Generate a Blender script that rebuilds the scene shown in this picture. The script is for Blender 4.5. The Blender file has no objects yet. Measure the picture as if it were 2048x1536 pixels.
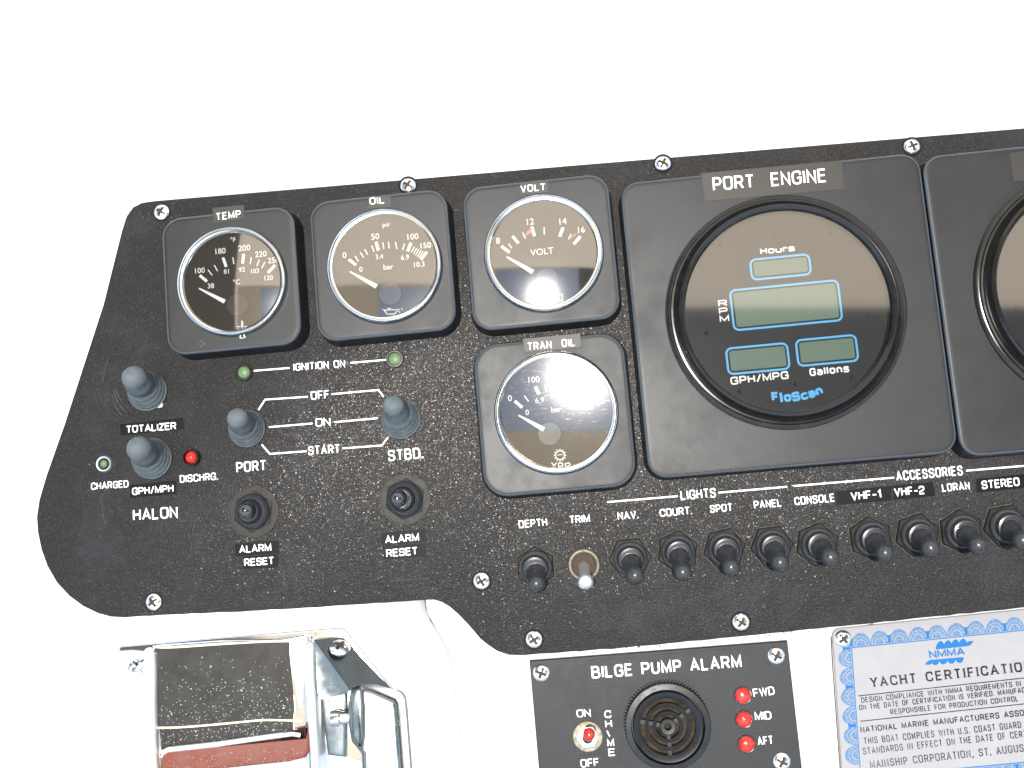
import bpy, math, random
from mathutils import Vector, Matrix
random.seed(7)
sc = bpy.context.scene
COL = sc.collection
rad = math.radians

# ------------------------------------------------------------------ camera, world, sun, exposure
FPX, CX, CY = 2054.0, 1024.0, 768.0          # lens of the photograph (pixels of the 2048 px frame)
DIST = 0.51                                   # lens to dash, metres
NADIR = (1175.0, 985.0)                       # point of the frame where the dash is seen square on
ROLL = rad(4.95)
WORLD_TILT = Matrix.Translation((0, 0, 1.15)) @ Matrix.Rotation(rad(50), 4, 'X')   # the helm slopes 50 degrees
n_c = Vector((-(NADIR[0]-CX), (NADIR[1]-CY), FPX)).normalized()
u_c = Vector((math.cos(ROLL), math.sin(ROLL), 0)); u_c = (u_c - n_c*u_c.dot(n_c)).normalized()
v_c = n_c.cross(u_c)
R_pc = Matrix((u_c, v_c, n_c))                # rows: dash axes seen from the camera -> camera to dash
def _ray(px, py):
    return R_pc @ Vector((px-CX, -(py-CY), -FPX))
_c0 = _ray(CX, CY)
CAM = -_c0 * (DIST / -_c0.z)                  # dash origin = where the optical axis meets the dash
def P(px, py, z=0.0):
    d = _ray(px, py); t = (z-CAM.z)/d.z
    q = CAM + d*t
    return Vector((q.x, q.y, z))
NP = P(*NADIR)
camd = bpy.data.cameras.new('camera'); camd.sensor_width = 36; camd.lens = FPX/2048*36
camd.clip_start = 0.01; camd.clip_end = 500
cam = bpy.data.objects.new('camera', camd); COL.objects.link(cam)
cam.matrix_world = WORLD_TILT @ Matrix.Translation(CAM) @ R_pc.to_4x4()
sc.camera = cam
FL = P(1080, 880)
s_loc = Vector(((FL.x-NP.x)/DIST, (FL.y-NP.y)/DIST, 1)).normalized()
s_w = (WORLD_TILT.to_3x3() @ s_loc).normalized()
sun_el = math.asin(s_w.z); sun_az = math.atan2(s_w.x, s_w.y)
w = bpy.data.worlds.new('World'); sc.world = w; w.use_nodes = True
nt = w.node_tree; sky = nt.nodes.new('ShaderNodeTexSky'); sky.sky_type = 'NISHITA'; sky.sun_disc = False
sky.dust_density = .25; sky.air_density = 1; sky.ozone_density = 1; sky.sun_elevation = sun_el; sky.sun_rotation = sun_az
bg = nt.nodes['Background']; bg.inputs[1].default_value = 0.08
nt.links.new(sky.outputs[0], bg.inputs[0])
sl = bpy.data.lights.new('sun', 'SUN'); sl.energy = 3.9; sl.angle = rad(0.6); sl.color = (1, .96, .9)
so = bpy.data.objects.new('sun', sl); COL.objects.link(so)
so.rotation_mode = 'QUATERNION'; so.rotation_quaternion = s_w.to_track_quat('Z', 'Y')
so.location = (0, 0, 4)
sc.view_settings.view_transform = 'Standard'; sc.view_settings.look = 'None'
sc.view_settings.exposure = 0.75; sc.view_settings.gamma = 1
sc.cycles.max_bounces = 8; sc.cycles.transparent_max_bounces = 12

# ------------------------------------------------------------------ materials
def mat(name, col, rough=.5, metal=0, spec=.5, coat=0, bump=0, bscale=900, var=0, vscale=60, col2=None, trans=None):
    m = bpy.data.materials.new(name); m.use_nodes = True
    t = m.node_tree; b = t.nodes['Principled BSDF']; L = t.links.new
    b.inputs['Base Color'].default_value = (*col, 1); b.inputs['Roughness'].default_value = rough
    b.inputs['Metallic'].default_value = metal; b.inputs['Specular IOR Level'].default_value = spec
    b.inputs['Coat Weight'].default_value = coat
    tc = t.nodes.new('ShaderNodeTexCoord')
    if bump:
        n = t.nodes.new('ShaderNodeTexNoise'); n.inputs['Scale'].default_value = bscale; n.inputs['Detail'].default_value = 3
        bp = t.nodes.new('ShaderNodeBump'); bp.inputs['Strength'].default_value = bump; bp.inputs['Distance'].default_value = .0004
        L(tc.outputs['Object'], n.inputs['Vector']); L(n.outputs[0], bp.inputs['Height']); L(bp.outputs[0], b.inputs['Normal'])
    if var:
        n = t.nodes.new('ShaderNodeTexNoise'); n.inputs['Scale'].default_value = vscale; n.inputs['Detail'].default_value = 6
        n.inputs['Roughness'].default_value = .65
        r = t.nodes.new('ShaderNodeMapRange'); r.inputs['From Min'].default_value = .42; r.inputs['From Max'].default_value = .75
        mx = t.nodes.new('ShaderNodeMix'); mx.data_type = 'RGBA'
        c2 = col2 or tuple(min(1, c*2.2+.03) for c in col)
        mx.inputs[6].default_value = (*col, 1); mx.inputs[7].default_value = (*c2, 1)
        mul = t.nodes.new('ShaderNodeMath'); mul.operation = 'MULTIPLY'; mul.inputs[1].default_value = var
        L(tc.outputs['Object'], n.inputs['Vector']); L(n.outputs[0], r.inputs[0]); L(r.outputs[0], mul.inputs[0])
        L(mul.outputs[0], mx.inputs[0]); L(mx.outputs[2], b.inputs['Base Color'])
        rr = t.nodes.new('ShaderNodeMath'); rr.operation = 'MULTIPLY_ADD'; rr.inputs[1].default_value = .35*var; rr.inputs[2].default_value = rough
        L(r.outputs[0], rr.inputs[0]); L(rr.outputs[0], b.inputs['Roughness'])
    return m

def panel_material():
    m = bpy.data.materials.new('textured_black_laminate'); m.use_nodes = True
    t = m.node_tree; N = t.nodes.new; L = t.links.new; b = t.nodes['Principled BSDF']
    tc = N('ShaderNodeTexCoord')
    b.inputs['Roughness'].default_value = .5; b.inputs['Specular IOR Level'].default_value = .16
    n1 = N('ShaderNodeTexNoise'); n1.inputs['Scale'].default_value = 1100; n1.inputs['Detail'].default_value = 2
    L(tc.outputs['Object'], n1.inputs['Vector'])
    bp = N('ShaderNodeBump'); bp.inputs['Strength'].default_value = .8; bp.inputs['Distance'].default_value = .0005
    L(n1.outputs[0], bp.inputs['Height']); L(bp.outputs[0], b.inputs['Normal'])
    # broad film of dried salt and rubbed dust
    n2 = N('ShaderNodeTexNoise'); n2.inputs['Scale'].default_value = 22; n2.inputs['Detail'].default_value = 9; n2.inputs['Roughness'].default_value = .72
    L(tc.outputs['Object'], n2.inputs['Vector'])
    r2 = N('ShaderNodeMapRange'); r2.inputs['From Min'].default_value = .5; r2.inputs['From Max'].default_value = .78; r2.inputs['To Max'].default_value = .3
    L(n2.outputs[0], r2.inputs[0])
    mx = N('ShaderNodeMix'); mx.data_type = 'RGBA'
    mx.inputs[6].default_value = (.0125, .0122, .0126, 1); mx.inputs[7].default_value = (.055, .062, .075, 1)
    L(r2.outputs[0], mx.inputs[0])
    # grain colour
    vg = N('ShaderNodeTexVoronoi'); vg.inputs['Scale'].default_value = 2700
    L(tc.outputs['Object'], vg.inputs['Vector'])
    sep = N('ShaderNodeSeparateColor'); L(vg.outputs['Color'], sep.inputs[0])
    g1 = N('ShaderNodeMapRange'); g1.inputs['From Min'].default_value = .9; g1.inputs['From Max'].default_value = 1; g1.inputs['To Max'].default_value = .35
    L(sep.outputs[0], g1.inputs[0])
    mx2 = N('ShaderNodeMix'); mx2.data_type = 'RGBA'; mx2.inputs[7].default_value = (.14, .12, .10, 1)
    L(g1.outputs[0], mx2.inputs[0]); L(mx.outputs[2], mx2.inputs[6]); L(mx2.outputs[2], b.inputs['Base Color'])
    # tiny facets of the moulded texture, each with its own tilt and tint
    geo = N('ShaderNodeNewGeometry')
    sub = N('ShaderNodeVectorMath'); sub.operation = 'SUBTRACT'; sub.inputs[1].default_value = (.5, .5, .5); L(vg.outputs['Color'], sub.inputs[0])
    sc_ = N('ShaderNodeVectorMath'); sc_.operation = 'SCALE'; sc_.inputs['Scale'].default_value = .34; L(sub.outputs[0], sc_.inputs[0])
    ad = N('ShaderNodeVectorMath'); ad.operation = 'ADD'; L(geo.outputs['Normal'], ad.inputs[0]); L(sc_.outputs[0], ad.inputs[1])
    nm = N('ShaderNodeVectorMath'); nm.operation = 'NORMALIZE'; L(ad.outputs[0], nm.inputs[0])
    gl = N('ShaderNodeBsdfGlossy'); gl.inputs['Roughness'].default_value = .24; L(nm.outputs[0], gl.inputs['Normal'])
    v2 = N('ShaderNodeTexVoronoi'); v2.inputs['Scale'].default_value = 2500; L(tc.outputs['Object'], v2.inputs['Vector'])
    tint = N('ShaderNodeMix'); tint.data_type = 'RGBA'; tint.clamp_factor = True
    tint.inputs[6].default_value = (1, .66, .42, 1); tint.inputs[7].default_value = (.6, .82, 1, 1); L(tint.outputs[2], gl.inputs['Color'])
    sep2 = N('ShaderNodeSeparateColor'); L(v2.outputs['Color'], sep2.inputs[0]); L(sep2.outputs[2], tint.inputs[0])
    fm = N('ShaderNodeMapRange'); fm.inputs['From Min'].default_value = .55; fm.inputs['From Max'].default_value = 1; fm.inputs['To Max'].default_value = .026
    L(sep2.outputs[1], fm.inputs[0])
    ms = N('ShaderNodeMixShader'); L(fm.outputs[0], ms.inputs[0]); L(b.outputs[0], ms.inputs[1]); L(gl.outputs[0], ms.inputs[2])
    L(ms.outputs[0], t.nodes['Material Output'].inputs[0])
    return m

def glass_material(name, scratch, film=.004, refl=3.5):
    m = bpy.data.materials.new(name); m.use_nodes = True
    t = m.node_tree; N = t.nodes.new; L = t.links.new; t.nodes.remove(t.nodes['Principled BSDF'])
    tc = N('ShaderNodeTexCoord')
    tr = N('ShaderNodeBsdfTransparent'); gl = N('ShaderNodeBsdfGlossy'); gl.inputs['Roughness'].default_value = .05
    fr = N('ShaderNodeFresnel'); fr.inputs['IOR'].default_value = refl
    ms = N('ShaderNodeMixShader'); L(fr.outputs[0], ms.inputs[0]); L(tr.outputs[0], ms.inputs[1]); L(gl.outputs[0], ms.inputs[2])
    # dust film and hairline scratches
    df = N('ShaderNodeBsdfGlossy'); df.inputs['Roughness'].default_value = .13; df.inputs['Color'].default_value = (.9, .92, .95, 1)
    no = N('ShaderNodeTexNoise'); no.inputs['Scale'].default_value = 240; no.inputs['Detail'].default_value = 8; no.inputs['Roughness'].default_value = .7
    mp = N('ShaderNodeMapping'); mp.inputs['Scale'].default_value = (1, 4.5, 1); mp.inputs['Rotation'].default_value = (0, 0, .55)
    L(tc.outputs['Object'], mp.inputs[0]); L(mp.outputs[0], no.inputs['Vector'])
    r = N('ShaderNodeMapRange'); r.inputs['From Min'].default_value = .56; r.inputs['From Max'].default_value = .8
    r.inputs['To Min'].default_value = film; r.inputs['To Max'].default_value = film+scratch; L(no.outputs[0], r.inputs[0])
    m2 = N('ShaderNodeMixShader'); L(r.outputs[0], m2.inputs[0]); L(ms.outputs[0], m2.inputs[1]); L(df.outputs[0], m2.inputs[2])
    L(m2.outputs[0], t.nodes['Material Output'].inputs[0])
    return m

M = dict(
    panel=panel_material(),
    panel_edge=mat('laminate_edge', (.012, .012, .011), .6, spec=.2),
    bezel=mat('satin_black_plastic', (.0115, .0125, .0145), .38, spec=.22, bump=.07, bscale=2600, var=.3, vscale=38, col2=(.026, .028, .032)),
    ringblack=mat('gloss_black_ring', (.009, .009, .009), .16, spec=.45, var=.15, vscale=120),
    chrome=mat('polished_chrome', (.84, .87, .89), .09, 1, var=.12, vscale=40, col2=(.7, .7, .68)),
    chrome_worn=mat('pitted_chrome', (.72, .73, .7), .3, .9, var=.9, vscale=420, bump=.1, bscale=900, col2=(.25, .23, .19)),
    steel=mat('stainless_steel', (.9, .88, .86), .2, 1, var=.4, vscale=900, col2=(.5, .42, .34)),
    rust=mat('grimy_recess', (.04, .028, .02), .8, .2, var=.6, vscale=900),
    brass=mat('tarnished_brass', (.24, .21, .16), .5, .5, spec=.3, var=.7, vscale=500, col2=(.10, .085, .06)),
    alu=mat('satin_aluminium', (.8, .8, .82), .35, .9, bump=.2, bscale=900),
    dial=mat('matt_black_dial', (.019, .0185, .018), .7, spec=.15),
    lcdback=mat('smoked_display_face', (.017, .0175, .02), .5, spec=.12, var=.3, vscale=60, col2=(.026, .026, .028)),
    lcd=mat('liquid_crystal_glass', (.105, .158, .122), .5, spec=.2, var=.25, vscale=30, col2=(.12, .16, .13)),
    white=mat('white_print', (.8, .82, .82), .5),
    offwhite=mat('white_label_print', (.78, .8, .8), .45),
    red=mat('red_dial_print', (.75, .13, .08), .5),
    blue=mat('sky_blue_print', (.03, .34, .68), .5),
    tape=mat('glossy_black_label_tape', (.0035, .0035, .0045), .45, spec=.08, bump=.1, bscale=200),
    tapeclear=mat('clear_label_tape', (.024, .0225, .020), .42, spec=.25),
    rubber=mat('grey_rubber', (.075, .092, .105), .6, spec=.3, var=.7, vscale=160, col2=(.14, .16, .165)),
    boot=mat('clear_black_silicone', (.026, .028, .032), .28, spec=.4, coat=.15, var=.2, vscale=90, col2=(.05, .055, .06)),
    bezel_highlight=mat('plastic_edge_highlight', (.046, .056, .068), .3, spec=.5, var=.3, vscale=90, col2=(.08, .095, .11)),  # sky highlight on the rounded edges, put into the colour
    chrome_dark=mat('dark_reflection_chrome', (.2, .225, .225), .2, 1, var=.6, vscale=60, col2=(.32, .34, .33)),  # dark reflections of the ear put into the colour; also grey lever bevels
    dust_bright=mat('bright_salt_speck', (.42, .45, .48), .7, spec=.1),
    chrome_soft=mat('hazed_chrome', (.86, .87, .88), .3, .85, var=.1, vscale=100, col2=(.6, .62, .62)),
    chrome_black=mat('black_reflection_chrome', (.075, .09, .095), .22, .9, var=.5, vscale=50, col2=(.17, .19, .19)),  # darkest reflection on the ear, put into the colour
    capgloss=mat('glossy_clear_cap', (.014, .015, .018), .1, spec=.8, coat=1),
    nut=mat('dusty_black_nut', (.009, .009, .0095), .5, spec=.16, var=.35, vscale=350, col2=(.03, .029, .026)),
    flange=mat('flat_clear_flange', (.02, .019, .018), .45, spec=.16, var=.3, vscale=300, col2=(.03, .028, .025)),
    grime=mat('salt_deposit', (.1, .092, .07), .8, spec=.1, var=1, vscale=500, col2=(.010, .010, .010)),
    dust=mat('white_salt_speck', (.17, .18, .2), .7, spec=.1),
    scuff=mat('faint_scuff', (.055, .06, .066), .7, spec=.1, var=.9, vscale=400, col2=(.015, .015, .015)),
    greenled=mat('green_lens', (.085, .15, .07), .4, spec=.4, bump=.3, bscale=600, var=.4, vscale=700, col2=(.17, .26, .15)),
    redled=mat('red_lens', (.36, .014, .01), .2, spec=.5, bump=.8, bscale=420, var=.5, vscale=450, col2=(.6, .10, .075)),
    hole=mat('dark_hole', (.006, .006, .006), .7),
    gel=mat('white_gelcoat', (.53, .53, .52), .28, coat=.3, var=.15, vscale=9, col2=(.54, .46, .41)),
    caulk=mat('aged_caulk', (.6, .53, .42), .6, var=.8, vscale=300, col2=(.42, .30, .2)),
    alarm=mat('engraved_grey_black_plastic', (.015, .017, .0195), .45, spec=.2, bump=.12, bscale=1200, var=.3, vscale=120, col2=(.035, .036, .04)),
    buzzer=mat('moulded_black_plastic', (.011, .013, .016), .34, spec=.22, var=.3, vscale=300, col2=(.02, .023, .028)),
    horn=mat('brass_sounder_disc', (.032, .021, .009), .6, .2, spec=.25, var=.9, vscale=160, col2=(.008, .006, .004)),
    plate=mat('brushed_aluminium_plaque', (.25, .252, .268), .6, .0, spec=.15, bump=.1, bscale=600, var=.4, vscale=90, col2=(.31, .305, .31)),
    ink=mat('black_ink', (.01, .01, .015), .6, spec=.1, var=.4, vscale=160, col2=(.13, .13, .16)),
    scallop=mat('pale_blue_guilloche_print', (.06, .14, .27), .6, spec=.1, var=1, vscale=1100, col2=(.22, .25, .29)),
    certblue=mat('blue_plaque_print', (.012, .11, .3), .6, spec=.1),
    boardmirror=mat('painted_board_reflection', (.03, .028, .0255), .3, spec=.14, var=.5, vscale=90, col2=(.045, .045, .046)),  # black board mirrored in the chrome face, put into the colour
    gold=mat('gold_pinstripe', (.85, .68, .42), .4),
    maroon=mat('red_brown_band', (.15, .042, .027), .45, spec=.25, var=.6, vscale=130, col2=(.17, .09, .08)),
    glass=glass_material('domed_instrument_glass', .012),
    glass_old=glass_material('scratched_instrument_glass', .07, .006),
    glass_flat=glass_material('flat_instrument_glass', .012, .002, 2.75),
    deck=mat('white_nonskid_deck', (.6, .6, .58), .7, bump=.2, bscale=80),
)
def canvas_material(nm='sunlit_tan_canvas', c=(.95, .88, .78, 1)):
    m = bpy.data.materials.new(nm); m.use_nodes = True
    t = m.node_tree; N = t.nodes.new; L = t.links.new; t.nodes.remove(t.nodes['Principled BSDF'])
    a = N('ShaderNodeBsdfTranslucent'); a.inputs[0].default_value = c
    d = N('ShaderNodeBsdfDiffuse'); d.inputs[0].default_value = (.7, .6, .46, 1)
    x = N('ShaderNodeMixShader'); x.inputs[0].default_value = .12
    L(a.outputs[0], x.inputs[1]); L(d.outputs[0], x.inputs[2]); L(x.outputs[0], t.nodes['Material Output'].inputs[0])
    return m
M['canvas'] = canvas_material()
M['reflector_white'] = canvas_material('cool_white_reflector', (.8, .87, .95, 1))  # for unseen sheets added to give the chrome a cool white reflection
M['vinyl'] = canvas_material('smoked_vinyl', (.26, .235, .21, 1)); M['navy'] = canvas_material('grey_blue_dark_sheet', (.17, .175, .185, 1))
M['canvas_dark'] = canvas_material('double_tan_canvas', (.66, .6, .5, 1))

# ------------------------------------------------------------------ mesh builder (dash coordinates: x along, y up the slope, z out of it)
class MB:
    def __init__(s): s.v = []; s.f = []; s.mi = []
    def add(s, vs, fs, mi=0):
        k = len(s.v); s.v += [Vector(p) for p in vs]; s.f += [tuple(i+k for i in f) for f in fs]; s.mi += [mi]*len(fs); return s
    def loft(s, loops, cap0=True, cap1=True, mi=0, closed=True):
        n = len(loops[0]); vs = [p for l in loops for p in l]; fs = []
        for a in range(len(loops)-1):
            for i in range(n if closed else n-1):
                j = (i+1) % n; fs.append((a*n+i, a*n+j, (a+1)*n+j, (a+1)*n+i))
        if cap0: fs.append(tuple(range(n-1, -1, -1)))
        if cap1: fs.append(tuple(range((len(loops)-1)*n, len(loops)*n)))
        return s.add(vs, fs, mi)
    def lathe(s, prof, o, ax=(0, 0, 1), seg=48, mi=0, close=False, xref=None):
        ax = Vector(ax).normalized(); x = Vector(xref) if xref else Vector((1, 0, 0))
        x = (x - ax*x.dot(ax)).normalized(); y = ax.cross(x); o = Vector(o); loops = []
        for r, z in prof:
            loops.append([o + ax*z + (x*math.cos(2*math.pi*i/seg)+y*math.sin(2*math.pi*i/seg))*max(r, 1e-6) for i in range(seg)])
        if close: loops.append(loops[0])
        return s.loft(loops, not close, not close, mi)
    def ribbon(s, pts, wd, z=None, closed=False, mi=0):
        pts = [Vector((p[0], p[1])) for p in pts] ; n = len(pts)
        if n < 2: return s
        L, R = [], []
        for i in range(n):
            a = pts[i-1] if (i > 0 or closed) else None; b = pts[(i+1) % n] if (i < n-1 or closed) else None
            d1 = (pts[i]-a).normalized() if a is not None and (pts[i]-a).length > 1e-9 else None
            d2 = (b-pts[i]).normalized() if b is not None and (b-pts[i]).length > 1e-9 else None
            if d1 is None: d1 = d2
            if d2 is None: d2 = d1
            n1 = Vector((-d1.y, d1.x)); n2 = Vector((-d2.y, d2.x)); m_ = n1+n2
            if m_.length < .3: m_ = n1
            m_.normalize(); k = wd/2/max(.45, m_.dot(n1))
            L.append(pts[i]+m_*k); R.append(pts[i]-m_*k)
        vs = [(p.x, p.y, z) for p in L]+[(p.x, p.y, z) for p in R]; fs = []
        for i in range(n if closed else n-1):
            j = (i+1) % n; fs.append((n+i, n+j, j, i))
        return s.add(vs, fs, mi)
    def box(s, a, b, mi=0):
        (x0, y0, z0), (x1, y1, z1) = a, b
        return s.loft([[(x0, y0, z0), (x1, y0, z0), (x1, y1, z0), (x0, y1, z0)], [(x0, y0, z1), (x1, y0, z1), (x1, y1, z1), (x0, y1, z1)]], mi=mi)
    def tube(s, pts, r, seg=10, mi=0):
        pts = [Vector(p) for p in pts]; loops = []
        for i, p in enumerate(pts):
            d = (pts[min(i+1, len(pts)-1)]-pts[max(i-1, 0)]).normalized()
            x = d.cross(Vector((0, 0, 1))); x = x.normalized() if x.length > 1e-3 else Vector((1, 0, 0)); y = x.cross(d)
            rr = r[i] if isinstance(r, (list, tuple)) else r
            loops.append([p+(x*math.cos(2*math.pi*k/seg)+y*math.sin(2*math.pi*k/seg))*rr for k in range(seg)])
        return s.loft(loops, mi=mi)
def rrect(cx, cy, w_, h, r, n=10, rot=0):
    out = []; r = max(1e-5, min(r, w_/2-1e-6, h/2-1e-6))
    for k, (sx, sy) in enumerate(((1, -1), (1, 1), (-1, 1), (-1, -1))):
        ox, oy = sx*(w_/2-r), sy*(h/2-r); a0 = -math.pi/2+k*math.pi/2
        for i in range(n+1):
            a = a0+i*math.pi/2/n; x, y = ox+r*math.cos(a), oy+r*math.sin(a)
            out.append((cx+x*math.cos(rot)-y*math.sin(rot), cy+x*math.sin(rot)+y*math.cos(rot)))
    return out
def circle(cx, cy, r, n=48): return [(cx+r*math.cos(2*math.pi*i/n), cy+r*math.sin(2*math.pi*i/n)) for i in range(n)]
def lift(loop, z): return [Vector((p[0], p[1], z)) for p in loop]
def inset(loop, d):
    n = len(loop); out = []
    ar = sum(loop[i][0]*loop[(i+1) % n][1]-loop[(i+1) % n][0]*loop[i][1] for i in range(n)); sg = 1 if ar > 0 else -1
    for i in range(n):
        a, p, b = Vector(loop[i-1][:2]), Vector(loop[i][:2]), Vector(loop[(i+1) % n][:2])
        d1, d2 = (p-a).normalized(), (b-p).normalized(); n1 = Vector((-d1.y, d1.x))*sg; n2 = Vector((-d2.y, d2.x))*sg
        m_ = (n1+n2); m_ = m_.normalized() if m_.length > 1e-6 else n1
        out.append(tuple(p+m_*d/max(.4, m_.dot(n1))))
    return out
def ccw(loop):
    n = len(loop); ar = sum(loop[i][0]*loop[(i+1) % n][1]-loop[(i+1) % n][0]*loop[i][1] for i in range(n))
    return loop if ar > 0 else loop[::-1]
def bevel_slab(mb, outline, z0, z1, b=.0006, draft=0, steps=3, mi=0):
    outline = ccw([tuple(p[:2]) for p in outline]); loops = [lift(outline, z0), lift(inset(outline, draft), z1-b)]
    for k in range(1, steps+1):
        a = k/steps*math.pi/2; loops.append(lift(inset(outline, draft+b*(1-math.cos(a))), z1-b+b*math.sin(a)))
    return mb.loft(loops, mi=mi)
def smooth_path(pts, closed=False, n=6):
    out = []; N_ = len(pts); rng = range(N_ if closed else N_-1)
    for i in rng:
        g = lambda k: Vector(pts[k % N_]) if closed else Vector(pts[max(0, min(N_-1, k))])
        p0, p1, p2, p3 = g(i-1), g(i), g(i+1), g(i+2)
        for k in range(n):
            t = k/n
            out.append(.5*((2*p1)+(-p0+p2)*t+(2*p0-5*p1+4*p2-p3)*t*t+(-p0+3*p1-3*p2+p3)*t**3))
    if not closed: out.append(Vector(pts[-1]))
    return out

# ------------------------------------------------------------------ object helpers
ORIG = {}
def thing(name, label, cat, loc, group=None):
    o = bpy.data.objects.new(name, None); COL.objects.link(o); o.empty_display_size = .01
    loc = Vector(loc); o.matrix_world = WORLD_TILT @ Matrix.Translation(loc); ORIG[o.name] = loc
    o['label'] = label; o['category'] = cat
    if group: o['group'] = group
    return o
def part(name, mb, mats, parent, label=None, kind=None, angle=32):
    org = ORIG[parent.name]
    me = bpy.data.meshes.new(name); me.from_pydata([tuple(p-org) for p in mb.v], [], mb.f)
    for m_ in (mats if isinstance(mats, (list, tuple)) else [mats]): me.materials.append(M[m_])
    me.polygons.foreach_set('material_index', mb.mi); me.polygons.foreach_set('use_smooth', [True]*len(me.polygons))
    me.update(); me.set_sharp_from_angle(angle=rad(angle))
    o = bpy.data.objects.new(name, me); COL.objects.link(o); o.parent = parent; ORIG[o.name] = org
    if label: o['label'] = label
    if kind: o['kind'] = kind
    return o
def solo(name, mb, mats, loc, kind=None, label=None, cat=None, angle=32):
    loc = Vector(loc)
    me = bpy.data.meshes.new(name); me.from_pydata([tuple(p-loc) for p in mb.v], [], mb.f)
    for m_ in (mats if isinstance(mats, (list, tuple)) else [mats]): me.materials.append(M[m_])
    me.polygons.foreach_set('material_index', mb.mi); me.polygons.foreach_set('use_smooth', [True]*len(me.polygons))
    me.update(); me.set_sharp_from_angle(angle=rad(angle))
    o = bpy.data.objects.new(name, me); COL.objects.link(o); o.matrix_world = WORLD_TILT @ Matrix.Translation(loc); ORIG[o.name] = loc
    if kind: o['kind'] = kind
    if label: o['label'] = label
    if cat: o['category'] = cat
    return o

# ------------------------------------------------------------------ lettering
G = {
'A': (.72, '0,0 .36,1 .72,0', '.14,.32 .58,.32'), 'B': (.66, '0,0 0,1 .6,1r .6,.53r 0,.53', '0,.53 .66,.53r .66,0r 0,0'),
'C': (.66, '.66,.68 .66,1r 0,1r 0,0r .66,0r .66,.32'), 'D': (.66, '0,.5 0,1 .66,1r .66,0r 0,0 0,.5'),
'E': (.58, '.58,1 0,1 0,0 .58,0', '0,.53 .52,.53'), 'F': (.56, '.56,1 0,1 0,0', '0,.5 .5,.5'),
'G': (.68, '.66,.7 .66,1r 0,1r 0,0r .68,0r .68,.47 .38,.47'), 'H': (.64, '0,0 0,1', '.64,0 .64,1', '0,.52 .64,.52'),
'I': (0, '0,0 0,1'), 'J': (.5, '.5,1 .5,0r 0,0r 0,.3'), 'K': (.62, '0,0 0,1', '.6,1 .03,.45', '.2,.6 .62,0'),
'L': (.54, '0,1 0,0 .54,0'), 'M': (.78, '0,0 0,1 .39,.12 .78,1 .78,0'), 'N': (.64, '0,0 0,1 .64,0 .64,1'),
'O': (.68, '.34,1 .68,1r .68,0r 0,0r 0,1r .34,1'), 'P': (.62, '0,0 0,1 .62,1r .62,.44r 0,.44'),
'Q': (.68, '.34,1 .68,1r .68,0r 0,0r 0,1r .34,1', '.42,.25 .7,-.06'), 'R': (.64, '0,0 0,1 .62,1r .62,.46r 0,.46', '.36,.46 .64,0'),
'S': (.64, '.62,.72 .62,1r 0,1r 0,.54r .64,.5r .64,0r 0,0r 0,.28'), 'T': (.62, '0,1 .62,1', '.31,1 .31,0'),
'U': (.64, '0,1 0,0r .64,0r .64,1'), 'V': (.68, '0,1 .34,0 .68,1'), 'W': (.98, '0,1 .25,0 .49,1 .73,0 .98,1'),
'X': (.62, '0,0 .62,1', '0,1 .62,0'), 'Y': (.64, '0,1 .32,.44 .64,1', '.32,.44 .32,0'), 'Z': (.6, '0,1 .6,1 0,0 .6,0'),
'1': (.25, '0,.76 .25,1 .25,0'), '2': (.6, '0,.72 0,1r .6,1r .6,.52r 0,.3r 0,0 .6,0'),
'-': (.45, '0,.45 .45,.45'), '/': (.4, '0,-.05 .4,1.05'), '.': (.0, '0,-.07 0,.1'), ',': (.06, '.06,.06 0,-.16'),
'o': (.6, '.3,.72 .6,.72r .6,0r 0,0r 0,.72r .3,.72'), 'u': (.58, '0,.72 0,0r .58,0r', '.58,.72 .58,0'), 'r': (.4, '0,0 0,.72', '0,.72 .38,.72r .4,.55'),
's': (.58, '.56,.55 .56,.72r 0,.72r 0,.37r .58,.37r .58,0r 0,0r 0,.16'), 'a': (.58, '.04,.58 .04,.72r .58,.72r .58,0', '.58,.4 0,.4r 0,0r .58,0'),
'l': (0, '0,0 0,1'), 'n': (.58, '0,0 0,.72', '0,.72 .58,.72r .58,0'), 'c': (.56, '.56,.5 .56,.72r 0,.72r 0,0r .56,0r .56,.22'), ' ': (.35,),
}
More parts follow.
